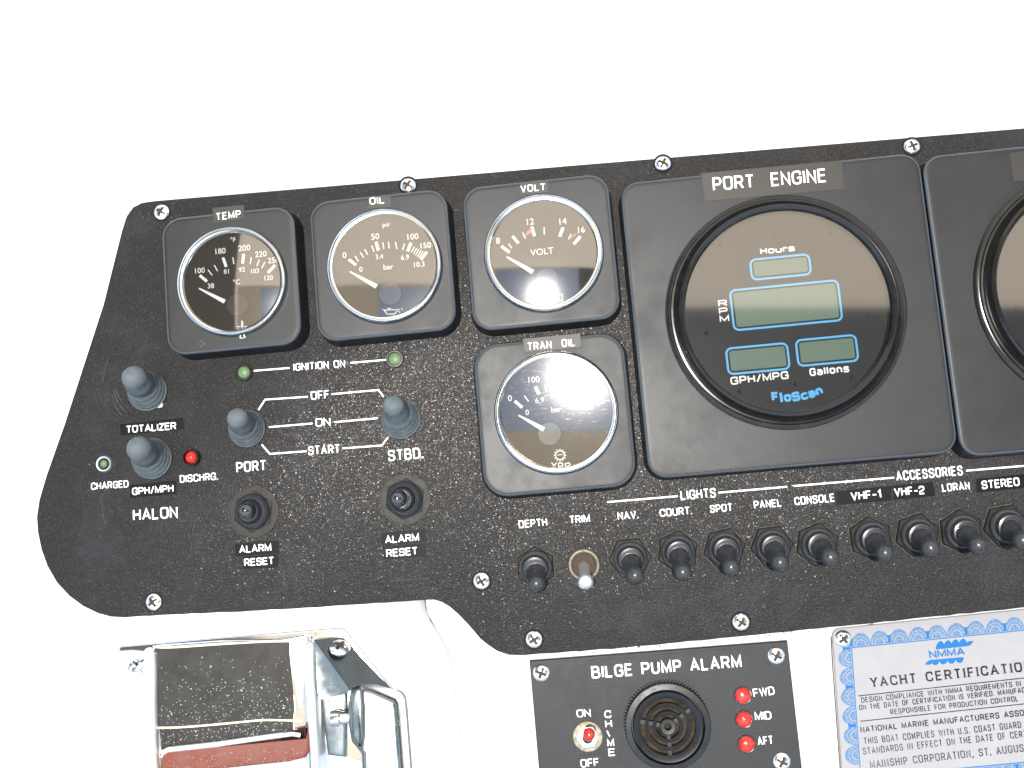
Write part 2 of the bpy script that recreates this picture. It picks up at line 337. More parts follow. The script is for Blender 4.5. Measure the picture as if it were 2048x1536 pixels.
def stroke_text(mb, s, p0, p1, cap, z, th=.13, gap=.27, fil=.26, serif=0, zs=4e-6):
    """lettering on the baseline p0-p1 (dash coordinates), filled to that width"""
    p0, p1 = Vector(p0[:2]), Vector(p1[:2]); L_ = (p1-p0).length; ux = (p1-p0)/L_; uy = Vector((-ux.y, ux.x))
    t = th*cap; g = gap; nat = sum(G[c][0] for c in s); ngap = len(s)-1
    avail = L_/cap - th*len(s) - (g-th)*ngap          # width left for the glyph bodies
    if avail < nat*.45: g = max(th+.05, (L_/cap-th*len(s)-nat*.6)/max(1, ngap)+th); avail = L_/cap-th*len(s)-(g-th)*ngap
    k = avail/nat if nat > 0 else 1; x = 0; q = 0
    for c in s:
        wd = G[c][0]*k
        for st in G[c][1:]:
            pts = []
            for tok in st.split():
                rd = tok.endswith('r'); a, b = tok.rstrip('r').split(',')
                pts.append((Vector(((x+th/2+float(a)*k)*cap, (th/2+float(b)*(1-th))*cap)), rd))
            out = []
            for i, (p, rd) in enumerate(pts):
                if rd and 0 < i < len(pts)-1:
                    a, b = pts[i-1][0], pts[i+1][0]; fr = min(fil*cap, (a-p).length*.5, (b-p).length*.5)
                    q0, q1 = p+(a-p).normalized()*fr, p+(b-p).normalized()*fr
                    for j in range(5):
                        tt = j/4; out.append(q0*(1-tt)**2+p*2*tt*(1-tt)+q1*tt*tt)
                else: out.append(p)
            mb.ribbon([p0+ux*o.x+uy*o.y for o in out], t, z+q*zs); q += 1
            if serif:
                for e, f in ((out[0], out[1]), (out[-1], out[-2])):
                    if abs(e.y-f.y) > abs(e.x-f.x)*.8 and (e.y < .2*cap or e.y > .8*cap):
                        h = serif*cap; mb.ribbon([p0+ux*(e.x-h)+uy*e.y, p0+ux*(e.x+h)+uy*e.y], t*.45, z+q*zs); q += 1
        x += wd+th+(g-th)
    return mb
_bf = {}
def bfont(s):
    if s not in _bf:
        c = bpy.data.curves.new('tmp', 'FONT'); c.body = s; c.size = 1; c.resolution_u = 3; c.offset = .008
        o = bpy.data.objects.new('tmp', c); COL.objects.link(o); bpy.context.view_layer.update()
        me = o.to_mesh(); _bf[s] = ([v.co.copy() for v in me.vertices], [tuple(p.vertices) for p in me.polygons])
        o.to_mesh_clear(); bpy.data.objects.remove(o); bpy.data.curves.remove(c)
    return _bf[s]
def gill(mb, s, px, py, cap_px, z, sx=1.0, mi=0, rot=0):
    """instrument numerals centred on a point of the dial"""
    vs, fs = bfont(s); c = P(px, py, z); cap = cap_px*PXM(z); H = max(v.y for v in bfont('8')[0])-min(v.y for v in bfont('8')[0])
    k = cap/H; mx_ = (min(v.x for v in vs)+max(v.x for v in vs))/2; my = H/2
    ca, sa = math.cos(rot), math.sin(rot)
    mb.add([(c.x+(v.x-mx_)*k*sx*ca-(v.y-my)*k*sa, c.y+(v.x-mx_)*k*sx*sa+(v.y-my)*k*ca, z) for v in vs], fs, mi)
def PXM(z=0): return (P(1025, 768, z)-P(1024, 768, z)).length
PX = PXM()
PT = 0.0                                     # top of the instrument board
DASH = -0.010                                # top of the white gelcoat

# ------------------------------------------------------------------ the white moulding
def Q2(pts, z=0): return [tuple(P(a, b, z)[:2]) for a, b in pts]
right_low = P(216, 2600, DASH).y
mb = MB()
seam = Q2([(296, -260), (262, 345), (240, 700), (226, 1100)], DASH)
ext = .62
right = [seam[0], seam[1], seam[2], seam[3], tuple(P(222, 1400, DASH)[:2]), tuple(P(216, 2600, DASH)[:2]), (ext, right_low), (ext, .5), (seam[0][0]+.02, .5)]
bevel_slab(mb, right, -.03, DASH, .002)
solo('dashboard', mb, 'gel', (0, 0, DASH), kind='structure')
mb = MB()
left = [tuple(Vector(p)+Vector((-.0009, 0))) for p in right[:6]]+[(-ext, right_low), (-ext, .5), (seam[0][0]+.0191, .5)]
bevel_slab(mb, left, -.03, DASH+.0004, .002)
solo('dashboard_side', mb, 'gel', (-.3, 0, DASH), kind='structure')
mb = MB(); mb.tube([Vector((p[0]-.0005, p[1], DASH-.0008)) for p in smooth_path([seam[0], seam[1], seam[2], seam[3], tuple(P(222, 1400, DASH)[:2]), tuple(P(219, 2000, DASH)[:2])], n=10)], .0011, 8)
solo('caulk_bead', mb, 'caulk', (seam[0][0], seam[0][1], DASH), label='thin tan caulk line running down the white dash at upper left', cat='caulk line')
# raised pod that carries the engine control
pod = Q2([(236, 1180), (500, 1190), (846, 1172), (853, 1215), (862, 1240), (882, 1268), (899, 1302), (908, 1340), (914, 1390), (922, 1450), (934, 1540), (960, 1900), (236, 1900)], DASH)
mb = MB(); o_ = ccw(pod); loops = [lift(o_, DASH-.002)]
wt = [0 if p[0] < P(300, 1400).x or p[1] > P(500, 1215).y+.001 and p[0] < P(800, 1200).x else 1 for p in o_]
for k in range(11):
    a = k/10*math.pi/2; li = inset(o_, .015*(1-math.cos(a))+1e-5); l1 = inset(o_, .0005*(1-math.cos(a))+1e-5)
    loops.append([Vector((*(li[i] if wt[i] else l1[i]), DASH-.0005+.0096*math.sin(a))) for i in range(len(o_))])
mb.loft(loops)
solo('control_pod', mb, 'gel', P(500, 1400, DASH), label='white moulded pod under the chrome engine control, below the black board', cat='moulding')
podo = [o for o in COL.objects if o.name == 'control_pod'][0]
mb = MB(); mb.tube([P(a, b, DASH+.0006) for a, b in smooth_path([(849, 1190), (851, 1212), (859, 1236), (878, 1266), (892, 1292)], n=5)], [.00042-.000018*i for i in range(21)], 6); part('joint_line', mb, 'ink', podo)
# deck and canvas seen only as reflections and bounce light
mb = MB(); inv = WORLD_TILT.inverted()
mb.loft([[inv @ Vector(p) for p in ((-4, -7, z), (4, -7, z), (4, 2, z), (-4, 2, z))] for z in (-.05, 0)])
solo('deck', mb, 'deck', inv @ Vector((0, -2, 0)), kind='structure')

# ------------------------------------------------------------------ instrument board
board_px = [(206, 610), (243, 462), (253, 432), (266, 414), (284, 405), (310, 401.5), (1170, 328.5), (2230, 241), (2420, 1180), (2048, 1215), (1640, 1257.5), (1462, 1275), (1245, 1296),
    (1100, 1307), (1046, 1311), (1017, 1310), (994, 1302), (976, 1290), (961, 1278), (938, 1251), (917, 1229), (900, 1214), (883, 1204), (868, 1199.5), (850, 1200), (560, 1219), (300, 1232), (249, 1235),
    (222, 1233.5), (196, 1227), (165, 1212), (138, 1192), (113, 1165), (94, 1132), (82, 1098), (75, 1064), (73, 1034), (78, 1000), (92, 952), (128, 850)]
bp_ = Q2(board_px, PT)
# chew the sawn lower edge slightly
chew = []
n_ = len(bp_)
for i, p in enumerate(bp_):
    q = bp_[(i+1) % n_]; a, b = Vector(p), Vector(q); L_ = (b-a).length; chew.append(p)
    if 8 <= i <= 35 and L_ > .006:
        for k in range(1, int(L_/.005)):
            t = k*.005/L_; d = (b-a).normalized(); chew.append(tuple(a.lerp(b, t)+Vector((-d.y, d.x))*random.uniform(-.00022, .00022)))
board = thing('instrument_board', 'large black speckled helm board carrying the gauges and toggle switches', 'instrument panel', P(1024, 768, PT))
mb = MB(); bevel_slab(mb, chew, DASH+.0001, PT, .0005, steps=2)
part('board', mb, 'panel', board)

def word(s, a, b, cap, parent, z=.00006, m_='white', th=.145, gap=.265, fil=.27, name='lettering', serif=0):
    mb = MB(); stroke_text(mb, s, P(*a, z), P(*b, z), cap*PXM(z), z, th, gap, fil, serif)
    return part(name, mb, m_, parent)
for s, a, b, c in [
    ('IGNITION ON', (586.9, 742), (690.5, 734.6), 15.5), ('OFF', (622, 800), (659, 797), 17.5), ('ON', (631, 853.5), (661.3, 851.5), 16.5),
    ('START', (616.7, 910.5), (680.3, 906), 18), ('PORT', (473, 945.5), (533, 940.7), 21), ('STBD.', (777, 922.7), (847, 916.5), 22),
    ('CHARGED', (182.3, 980), (257, 974.5), 14.5), ('DISCHRG.', (360, 965.5), (436, 959.5), 15), ('HALON', (266.2, 1041.5), (355.6, 1035.5), 23),
    ('DEPTH', (1038.3, 1056.5), (1094.8, 1051.5), 15), ('TRIM', (1139.4, 1047.5), (1180.4, 1044), 15), ('NAV.', (1236, 1040), (1277, 1036.6), 15),
    ('COURT.', (1320.4, 1034), (1384.3, 1028.4), 15), ('SPOT', (1421, 1026), (1465.5, 1022.3), 15), ('LIGHTS', (1362, 1000.5), (1432.4, 994.7), 18.5),
    ('PANEL', (1508.6, 1017.5), (1563.7, 1013), 15), ('CONSOLE', (1590, 1010.5), (1670, 1003.2), 15.5), ('ACCESSORIES', (1793.4, 962), (1926.5, 950.3), 18.5),
    ('LORAN', (1885, 983.8), (1940.3, 979), 15)]:
    word(s, a, b, c, board)
for pl in [[(507.7, 741.6), (579.4, 735.9)], [(700.6, 725.7), (772.4, 719.6)], [(516.8, 819.8), (530.3, 799.2), (616, 793.4)], [(663.4, 788.3), (757, 779.9), (767.3, 793.4)],
    [(537.8, 854.3), (625, 846.9)], [(669, 844.2), (755.5, 836.4)], [(523.6, 889.2), (539.8, 907.8), (613.3, 902.4)], [(685, 896.7), (763.9, 890.9), (775.8, 874.7)],
    [(1215, 1004), (1355.6, 992.4)], [(1437, 985.3), (1574.3, 973.5)], [(1586.8, 972), (1788.4, 955.2)], [(1932, 941.4), (2200, 919)]]:
    mb = MB(); mb.ribbon([P(*p) for p in pl], 3.1*PX, .00006); part('printed_line', mb, 'white', board)
# scuffs
mb = MB()
for pl, wd in [([(205, 770), (206, 758), (211, 735), (218, 714)], 1.5), ([(203, 1000), (207, 1030), (212, 1050)], 1.4), ([(228, 780), (236, 805), (250, 822)], 2.5), ([(224, 790), (231, 812), (243, 830)], 2),
               ([(232, 775), (240, 798), (256, 815)], 1.6), ([(566, 1143), (570, 1170)], 3), ([(778, 1162), (860, 1157)], 1.6), ([(1797, 918), (1790, 962)], 1.4), ([(418, 986), (420, 998)], 2), ([(235, 1015), (246, 1023)], 1.3)]:
    mb.ribbon(smooth_path([tuple(P(*p)[:2]) for p in pl], n=4), wd*PX, .00008)
part('scuff_marks', mb, 'scuff', board, kind='stuff')
# dried salt specks
mb = MB()
def speck(x, y, s, z):
    n = random.choice((4, 5, 6)); a0 = random.random()*6
    mb.add([(x+s*random.uniform(.6, 1)*math.cos(a0+i*6.283/n), y+s*random.uniform(.6, 1)*math.sin(a0+i*6.283/n), z) for i in range(n)], [tuple(range(n))])
SCREWS = [(323, 424), (816, 371), (1326, 327), (1824, 293), (963, 1162), (1068, 1279), (1482, 1244), (307, 1204)]
for sx, sy in SCREWS:
    for k in range(34):
        a = random.random()*6.283; r = 17+abs(random.gauss(0, 16))
        p = P(sx+r*math.cos(a)*1.3, sy+r*math.sin(a)); 
        if sy < 450 and p.y > P(sx, sy-20).y: continue
        if sy > 1150 and p.y < P(sx, sy+22).y: continue
        speck(p.x, p.y, random.uniform(.00008, .00032), .00005)
for k in range(520):
    x = random.uniform(120, 2040); y = random.choice((random.uniform(950, 1200), random.gauss(1150, 45), random.uniform(700, 1190)))
    y -= (x-1024)*.09
    if y > 1190-(x-1024)*.09: continue
    p = P(x, y); speck(p.x, p.y, random.uniform(.00006, .0002)*(1 if random.random() > .04 else 2.2), .00005)
part('salt_specks', mb, 'dust', board, kind='stuff')

# screws (one mesh, shared)
def screw_mesh(R=.004, dome=.3):
    mb = MB(); NS, NR = 64, 14; vs = []; 
    def cross(x, y):
        ax, ay = abs(x), abs(y); ln = .62
        return (ax < .13 and ay < ln) or (ay < .13 and ax < ln) or (ax+ay < .34)
    for j in range(NR+1):
        r = j/NR
        for i in range(NS):
            a = 2*math.pi*i/NS; x, y = r*math.cos(a), r*math.sin(a); z = dome*(math.sqrt(max(0, 1-.8*r*r))-.447)/.553+.06
            if cross(x, y): z -= .3*(1-r*.5)
            vs.append((x*R, y*R, z*R))
    fs = []; mi = []
    for j in range(NR):
        for i in range(NS):
            k = (i+1) % NS
            f = (j*NS+i, (j+1)*NS+i, (j+1)*NS+k, j*NS+k)
            c = [sum(vs[q][d] for q in f)/4/R for d in (0, 1)]
            fs.append(f); mi.append(1 if cross(*c) else 0)
    base = len(vs); vs += [(R*math.cos(2*math.pi*i/NS), R*math.sin(2*math.pi*i/NS), -.0005) for i in range(NS)]
    for i in range(NS): fs.append((NR*NS+i, base+i, base+(i+1) % NS, NR*NS+(i+1) % NS)); mi.append(0)
    me = bpy.data.meshes.new('screw'); me.from_pydata(vs, [], fs); me.materials.append(M['steel']); me.materials.append(M['rust'])
    me.polygons.foreach_set('material_index', mi); me.polygons.foreach_set('use_smooth', [True]*len(fs)); me.update(); me.set_sharp_from_angle(angle=rad(40))
    return me
SM = screw_mesh()
def screw(px, py, z, parent, s=1.0, tilt=None):
    o = bpy.data.objects.new('screw', SM); COL.objects.link(o); o.parent = parent
    o.location = P(px, py, z)-ORIG[parent.name]; o.scale = (s, s, s); o.rotation_euler = (tilt[0] if tilt else 0, tilt[1] if tilt else 0, random.uniform(.3, 1.2)); ORIG[o.name] = ORIG[parent.name]; o.rotation_mode = 'ZYX'
    return o
for sx, sy in SCREWS: screw(sx, sy, .0002, board, 1.0 if sx > 400 else 1.02)
for sx, sy in SCREWS:
    c = P(sx, sy); mb = MB(); mb.lathe([(.0040, .0001), (.0044, .0005), (.0049, .0001)], (c.x, c.y, 0), seg=40, close=True)
    part('screw_rim', mb, 'panel_edge', board)

# ------------------------------------------------------------------ indicator lamps
def led(px, py, r, R, lens, label, group='indicator lamps on the black board', ring='ringblack', parent=None, z=0, h=.0012):
    c = P(px, py, z)
    root = parent or thing('indicator_lamp', label, 'indicator lamp', c, group)
    k = PX; mb = MB(); 
    mb.lathe([(r*k, .0002), (r*k, h*.5), (r*k*1.08, h), (R*k*.93, h), (R*k, h*.6), (R*k, .0001)], (c.x, c.y, z), seg=40, close=True)
    rg = part('lamp_ring', mb, ring, root)
    mb = MB(); mb.lathe([(r*k*.98, .0001), (r*k*.98, h*.4), (r*k*.8, h*.8), (r*k*.45, h*1.15), (0, h*1.25)], (c.x, c.y, z), seg=32)
    part('lens', mb, lens, root if parent is None else rg)
    return root
led(488, 745, 12.5, 18, 'greenled', 'green ignition lamp at the left end of the IGNITION ON line')
led(790, 718, 13, 18, 'greenled', 'green ignition lamp at the right end of the IGNITION ON line')
led(385, 915, 13.5, 17.5, 'redled', 'red lamp above the word DISCHRG.', h=.003)
c = P(210, 928)
chg = thing('indicator_lamp', 'tiny green lamp in a white ring above the word CHARGED', 'indicator lamp', c, 'indicator lamps on the black board')
mb = MB(); mb.lathe([(12*PX, .0002), (12.5*PX, .0016), (15*PX, .0019), (17*PX, .0008), (17*PX, .0001)], c, seg=40, close=True); part('lamp_ring', mb, 'alu', chg)
mb = MB(); mb.lathe([(12.4*PX, .0001), (12.4*PX, .0006), (8*PX, .0002), (0, .0002)], c, seg=32); part('socket', mb, 'hole', chg)
mb = MB(); mb.lathe([(7*PX, .0002), (7*PX, .0014), (4.5*PX, .002), (0, .0023)], c, seg=24); part('lens', mb, 'greenled', chg)

# ------------------------------------------------------------------ label tapes
def tape(quad, txt, a, b, cap, label, z=.0001, m_='tape', ink='offwhite', th=.16, gap=.255, fil=.42, parent=None, lbl=True):
    q = [P(*p, z) for p in quad]; q = [q[0], q[3], q[2], q[1]]
    c = sum(q, Vector())/4; c.z = z
    root = parent or thing('label_tape', label, 'label', c, 'stick-on label tapes')
    mb = MB(); bevel_slab(mb, [tuple(p[:2]) for p in q], z, z+.00014, .00004, steps=1)
    t_ = part('tape', mb, m_, root)
    mb = MB(); o_ = [tuple(p[:2]) for p in q]; mb.ribbon(o_, .00016, z+.00006, closed=True); part('tape_edge', mb, 'scuff', root if parent is None else t_)
    if txt:
        mb = MB(); zz = z+.0002; stroke_text(mb, txt, P(*a, zz), P(*b, zz), cap*PXM(zz), zz, th, gap, fil); part('lettering', mb, ink, root if parent is None else t_)
    return root
tape([(239, 848), (366.5, 835), (369, 858.7), (241.4, 871.5)], 'TOTALIZER', (252.4, 866.5), (352.7, 858.7), 15, 'black label tape reading TOTALIZER between the two leftmost grey boots')
tape([(259, 970), (352, 960), (353.7, 988), (260.8, 996.4)], 'GPH/MPH', (264.4, 990.5), (347.2, 983.8), 15, 'black label tape reading GPH/MPH above the word HALON')
tape([(469.4, 1087.9), (557.4, 1081), (558, 1107), (470, 1113)], 'ALARM', (478.9, 1106.5), (542.9, 1102), 15, 'label tape reading ALARM under the left push button')
tape([(485.3, 1112.6), (556.7, 1107.9), (555.7, 1135.3), (486.3, 1138.7)], 'RESET', (488.7, 1132.8), (548.3, 1128.5), 15, 'label tape reading RESET below the left ALARM label', z=.00012)
tape([(762.9, 1066), (851.3, 1057.5), (851.3, 1084), (765.6, 1090.6)], 'ALARM', (770.7, 1087), (838.4, 1082), 15, 'label tape reading ALARM under the right push button')
tape([(765.6, 1093), (852, 1086.2), (853, 1113.3), (768.3, 1119)], 'RESET', (773, 1114.4), (835.7, 1109), 15, 'label tape reading RESET below the right ALARM label')
tape([(1671.4, 982.4), (1782.8, 971.3), (1783.7, 1001.3), (1673.3, 1010)], 'VHF-1', (1702.7, 1001), (1762.9, 995.8), 16, 'black label tape reading VHF-1 beside the word CONSOLE', z=.0002)
tape([(1785.2, 971), (1865.5, 963.8), (1870.5, 992), (1786, 1000.4)], 'VHF-2', (1789.5, 992.9), (1850, 988), 16, 'black label tape reading VHF-2 beside the word LORAN')
tape([(1952.3, 957.4), (2051.3, 947.7), (2052.7, 975.5), (1953, 986)], 'STEREO', (1964.5, 978.6), (2040, 971.5), 16, 'black label tape reading STEREO at the right edge')

# ------------------------------------------------------------------ round instruments
def bezel(cx, cy, wl, hl, r, h, root, name='mounting_plate', soft=.0018):
    c = P(cx, cy, h); k = PXM(h); o_ = rrect(c.x, c.y, wl*k+.0016, hl*k+.0016, r*k)
    mb = MB(); o_ = ccw(o_); loops = [lift(inset(o_, -.0012), .00005), lift(inset(o_, -.0010), .001)]
    for j in range(7):
        a = j/6*math.pi/2; loops.append(lift(inset(o_, soft*(1-math.cos(a))), h-soft+soft*math.sin(a)))
    loops.append(lift(inset(o_, soft+.0012), h))
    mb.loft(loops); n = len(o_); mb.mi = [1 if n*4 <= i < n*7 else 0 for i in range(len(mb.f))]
    return part(name, mb, ['bezel', 'bezel_highlight'], root)
def dome(c, r, z0, Rc, tilt=(0, 0), seg=64, rings=10):
    """spherical-cap lens: slopes are set by the cap's radius of curvature"""
    mb = MB(); vs = []; fs = []
    for sd, off in ((0, 0),):
        for j in range(rings+1):
            rr = r*j/rings
            for i in range(seg):
                a = 2*math.pi*i/seg; x, y = rr*math.cos(a), rr*math.sin(a)
                vs.append((c.x+x, c.y+y, z0-rr*rr/2/Rc+tilt[0]*x+tilt[1]*y))
        for j in range(rings):
            for i in range(seg):
                k = (i+1) % seg; fs.append((j*seg+i, (j+1)*seg+i, (j+1)*seg+k, j*seg+k))
    mb.add(vs, fs); return mb
def vdo(cx, cy, plate_c, wl, hl, h, ring_r, needle, hub, ticks, texts, label, glass='glass', tilt=(0, 0), extra=None, corner=42, kdome=4.4, name='engine_gauge', cap=None):
    root = thing(name, label, 'gauge', P(plate_c[0], plate_c[1], 0), 'round dial gauges in square black plates')
    bezel(plate_c[0], plate_c[1], wl, hl, corner, h, root)
    zr = h; c = P(cx, cy, zr+.003); c0 = Vector((c.x, c.y, zr)); R = ring_r*PXM(zr+.003)
    mb = MB()
    mb.lathe([(R*.885, .0002), (R*.885, .0020), (R*.905, .0030), (R*.928, .0031), (R*.942, .0022), (R*.955, .0030), (R*.978, .0035), (R*.997, .0028), (R*1.005, .0012), (R*1.005, 0)], c0, seg=96, close=True)
    part('chrome_ring', mb, 'chrome', root)
    zd = zr+.0003
    mb = MB(); mb.lathe([(R*.93, -.0002), (R*.93, 0), (0, 0)], (c.x, c.y, zd), seg=64); part('dial', mb, 'dial', root)
    zp = zd+.00006; mb = MB()
    for a, b, wd in ticks:
        mb.ribbon([P(*a, zp), P(*b, zp)], wd*PXM(zp), zp)
    for t in texts: gill(mb, t[0], t[1], t[2], t[3], zp+.00001, *(t[4:]))
    if extra:
        for pl, wd in extra: mb.ribbon([P(*p, zp) for p in pl], wd*PXM(zp), zp+.00002)
    part('dial_markings', mb, 'white', root)
    zn = zd+.0009; a, b = P(*needle[0], zn), P(*needle[1], zn); d = (b-a).normalized(); nrm = Vector((-d.y, d.x, 0)); k = PXM(zn)
    mb = MB(); w1, w2 = needle[2]*k/2, needle[3]*k/2
    mb.loft([[a+nrm*w1, a-nrm*w1, b-nrm*w2, b+nrm*w2], [p+Vector((0, 0, .0003)) for p in (a+nrm*w1, a-nrm*w1, b-nrm*w2, b+nrm*w2)]][::1])
    part('needle', mb, 'white', root)
    hc = P(*hub, zd); mb = MB(); mb.lathe([(24*PX, 0), (24*PX, .0007), (22*PX, .0011), (0, .0011)], hc, seg=40); part('needle_hub', mb, 'bezel', root)
    zg = zr+.0031+tilt[2] if len(tilt) > 2 else zr+.0031
    g = part('glass', dome(c, R*.90, zg, 2*DIST/kdome, tilt), glass, root, angle=180)
    return root
# helpers for ticks in zoomed crops
def T(o, f, L_): return [(((a[0])/f+o[0], a[1]/f+o[1]), (b[0]/f+o[0], b[1]/f+o[1]), wd) for a, b, wd in L_]
def X(o, f, L_): return [(t[0], t[1]/f+o[0], t[2]/f+o[1], t[3]/f)+tuple(t[4:]) for t in L_]
o4, f4 = (340, 400), 4.8
temp = vdo(462, 561.5, (461, 561), 276, 284, .0125, 115, ((398.4, 577), (450, 603.5), 3, 9), (475.5, 610),
    T(o4, f4, [((285, 723), (355, 782), 6), ((365, 670), (405, 722), 2.2), ((425, 625), (457, 683), 2.2), ((508, 552), (540, 642), 6), ((603, 550), (613, 615), 2.4), ((706, 517), (697, 610), 6), ((782, 548), (768, 614), 2.4), ((857, 570), (835, 635), 2.4), ((912, 593), (880, 655), 2.4), ((1007, 625), (940, 700), 6)]),
    X(o4, f4, [('100', 287, 675, 55), ('180', 485, 488, 58), ('200', 712, 458, 60), ('220', 872, 517, 58), ('250', 993, 577, 56), ('38', 392, 822, 50), ('81', 540, 685, 46), ('92', 690, 667, 48), ('103', 815, 680, 46), ('120', 948, 745, 48), ('°F', 605, 380, 48), ('°C', 640, 787, 50)]),
    'temperature gauge labelled TEMP, leftmost of the dial gauges, under its TEMP tape',
    extra=[([(484, 641), (484, 655)], 3), ([(484, 645), (488, 645)], 1.2), ([(484, 650), (488, 650)], 1.2), ([(473, 653), (478, 654), (481, 652)], 1.4), ([(487, 652), (491, 654), (494, 652)], 1.4), ([(475, 658), (480, 659), (485, 657), (490, 659), (493, 657)], 1.4), ([(470, 672), (476, 671)], 1.6), ([(482, 671), (480, 675), (484, 677)], 1.6), ([(487, 670), (490, 674), (486, 676)], 1.6)])
o3, f3 = (600, 330), 3.012
oil = vdo(768, 530.5, (764, 530), 281, 288, .0125, 119, ((699.8, 543.5), (753.5, 573.2), 3, 9.5), (781, 588),
    T(o3, f3, [((293, 568), (338, 603), 6), ((332, 548), (352, 580), 2.4), ((362, 525), (384, 557), 2.4), ((389, 508), (408, 540), 2.4), ((432, 485), (446, 523), 2.4), ((457, 462), (472, 515), 6.3), ((499, 466), (505, 505), 2.4), ((533, 462), (537, 503), 2.4), ((575, 464), (584, 506), 2.4), ((629, 474), (618, 512), 2.4), ((669, 468), (648, 520), 6.3), ((689, 493), (671, 526), 2), ((704, 500), (684, 534), 2), ((717, 506), (696, 543), 2), ((731, 513), (707, 552), 2), ((742, 520), (717, 560), 2), ((764, 523), (728, 570), 6)]),
    X(o3, f3, [('0', 268, 542, 38), ('50', 453, 430, 38), ('100', 680, 430, 38), ('150', 757, 483, 36), ('psi', 517, 357, 30), ('0', 367, 627, 32), ('3.4', 478, 551, 30), ('6.9', 633, 555, 32), ('10.3', 718, 597, 32), ('bar', 532, 612, 34)]),
    'oil pressure gauge labelled OIL, between the TEMP and VOLT gauges', kdome=1.5,
    extra=[([(768, 621), (774, 628), (789, 628), (797, 619), (801, 617), (790, 620), (786, 619), (768, 621)], 1.6), ([(764, 619), (771, 620), (772, 623)], 1.4), ([(774, 617), (782, 617)], 1.4), ([(778, 617), (778, 620)], 1.4), ([(799, 622), (799, 625)], 1.8), ([(803, 617), (806, 620)], 1.2)])
volt = vdo(1087, 504.5, (1081, 504), 293, 293, .0125, 121, ((1013.5, 513.8), (1066, 544.5), 3.4, 10), (1094, 560),
    T(o3, f3, [((1213, 489), (1263, 526), 6.3), ((1255, 474), (1277, 501), 2.4), ((1280, 428), (1316, 472), 6), ((1342, 407), (1358, 443), 2.4), ((1396, 371), (1413, 429), 6.5), ((1471, 376), (1472, 418), 2.8), ((1585, 376), (1564, 431), 6.5), ((1634, 415), (1617, 447), 2.4), ((1690, 430), (1649, 476), 6.3)]),
    X(o3, f3, [('8', 1193, 455, 38), ('12', 1388, 340, 40), ('14', 1584, 338, 40), ('16', 1695, 389, 38), ('VOLT', 1457, 520, 40)]),
    'voltmeter labelled VOLT, above the TRAN OIL gauge', kdome=3.4,
    extra=[([(1083, 586), (1083, 601), (1125, 601), (1125, 589), (1083, 589)], 1.8), ([(1090, 585), (1094, 585)], 2), ([(1114, 585), (1118, 585)], 2), ([(1083, 612), (1090, 612)], 2), ([(1096, 611), (1104, 612)], 2)])
zp = .0125+.00042
mb = MB()
for k in range(4): mb.ribbon([P(1052+k*3, 472-k*2, zp), P(1056+k*3, 461-k*2, zp)], 1.7*PX, zp)
for k in range(3): mb.ribbon([P(1142+k*3, 476-k*2, zp), P(1147+k*3, 470-k*2, zp)], 1.7*PX, zp)
part('red_zone', mb, 'red', volt)
ot, ft = (900, 620), 3.84
gear = []
for k in range(12):
    a = k*math.pi/6; gear.append(([(1120+9*math.cos(a), 910.5+9*math.sin(a)), (1120+12.5*math.cos(a), 910.5+12.5*math.sin(a))], 2.6))
gear.append(([(1120+8.6*math.cos(k*math.pi/10), 910.5+8.6*math.sin(k*math.pi/10)) for k in range(21)], 1.8)); gear.append(([(1115, 910), (1125, 909)], 1.6))
tran = vdo(1112, 824, (1108, 829), 297, 301, .0085, 123.5, ((1037, 830.5), (1088, 859), 3, 10), (1099, 868),
    T(ot, ft, [((497, 699), (556, 749), 6.3), ((570, 657), (603, 701), 2.4), ((655, 588), (685, 648), 7), ((728, 576), (742, 630), 2.6), ((805, 545), (809, 620), 7), ((890, 580), (880, 632), 2.6), ((975, 625), (952, 670), 2.6), ((1085, 640), (1030, 698), 6.3)]),
    X(ot, ft, [('0', 460, 675, 48), ('100', 645, 533, 48), ('200', 812, 500, 50), ('psi', 775, 425, 38), ('0', 593, 785, 42), ('6.9', 688, 692, 42), ('13.8', 820, 653, 40), ('bar', 815, 762, 42), ('27.6', 1050, 742, 42)]),
    'transmission oil gauge labelled TRAN OIL, with a scratched glass and bright glare', glass='glass_old', tilt=(.038, .05, .0004), corner=50, kdome=1.3,
    extra=gear+[([(1103, 925), (1108, 932), (1113, 925)], 2.2), ([(1117, 933), (1117, 926), (1124, 926), (1126, 930), (1122, 933), (1117, 933)], 2.2), ([(1131, 933), (1131, 927), (1139, 926), (1140, 932), (1131, 933)], 2.2)])
h1 = .0125; hz = .0127
tape([(425.5, 416), (488, 410), (489.6, 438.7), (427.4, 446)], 'TEMP', (432.5, 441), (482, 434.5), 15.5, 'clear label tape reading TEMP on the leftmost gauge', z=hz-.0001, m_='tapeclear', th=.14, gap=.33)
tape([(735.5, 396.4), (782, 392.4), (783, 413), (737.3, 418)], 'OIL', (739.6, 409.5), (769.3, 406.4), 14.5, 'clear label tape reading OIL above the middle upper gauge', z=hz-.0001, m_='tapeclear', th=.14, gap=.33)
tape([(1039, 368), (1095.4, 363), (1097, 384.8), (1040.5, 390)], 'VOLT', (1041.8, 384.8), (1091.4, 380.3), 14.5, 'clear label tape reading VOLT above the voltmeter', z=hz-.0001, m_='tapeclear', th=.14, gap=.33)
tape([(1045.8, 677.8), (1160.4, 666.9), (1162.5, 694.2), (1049.7, 704.6)], 'TRAN  OIL', (1055.8, 700.8), (1150.5, 691.8), 15.5, 'dirty clear label tape reading TRAN OIL between two gauges', z=.0086, m_='tapeclear', th=.14, gap=.31)

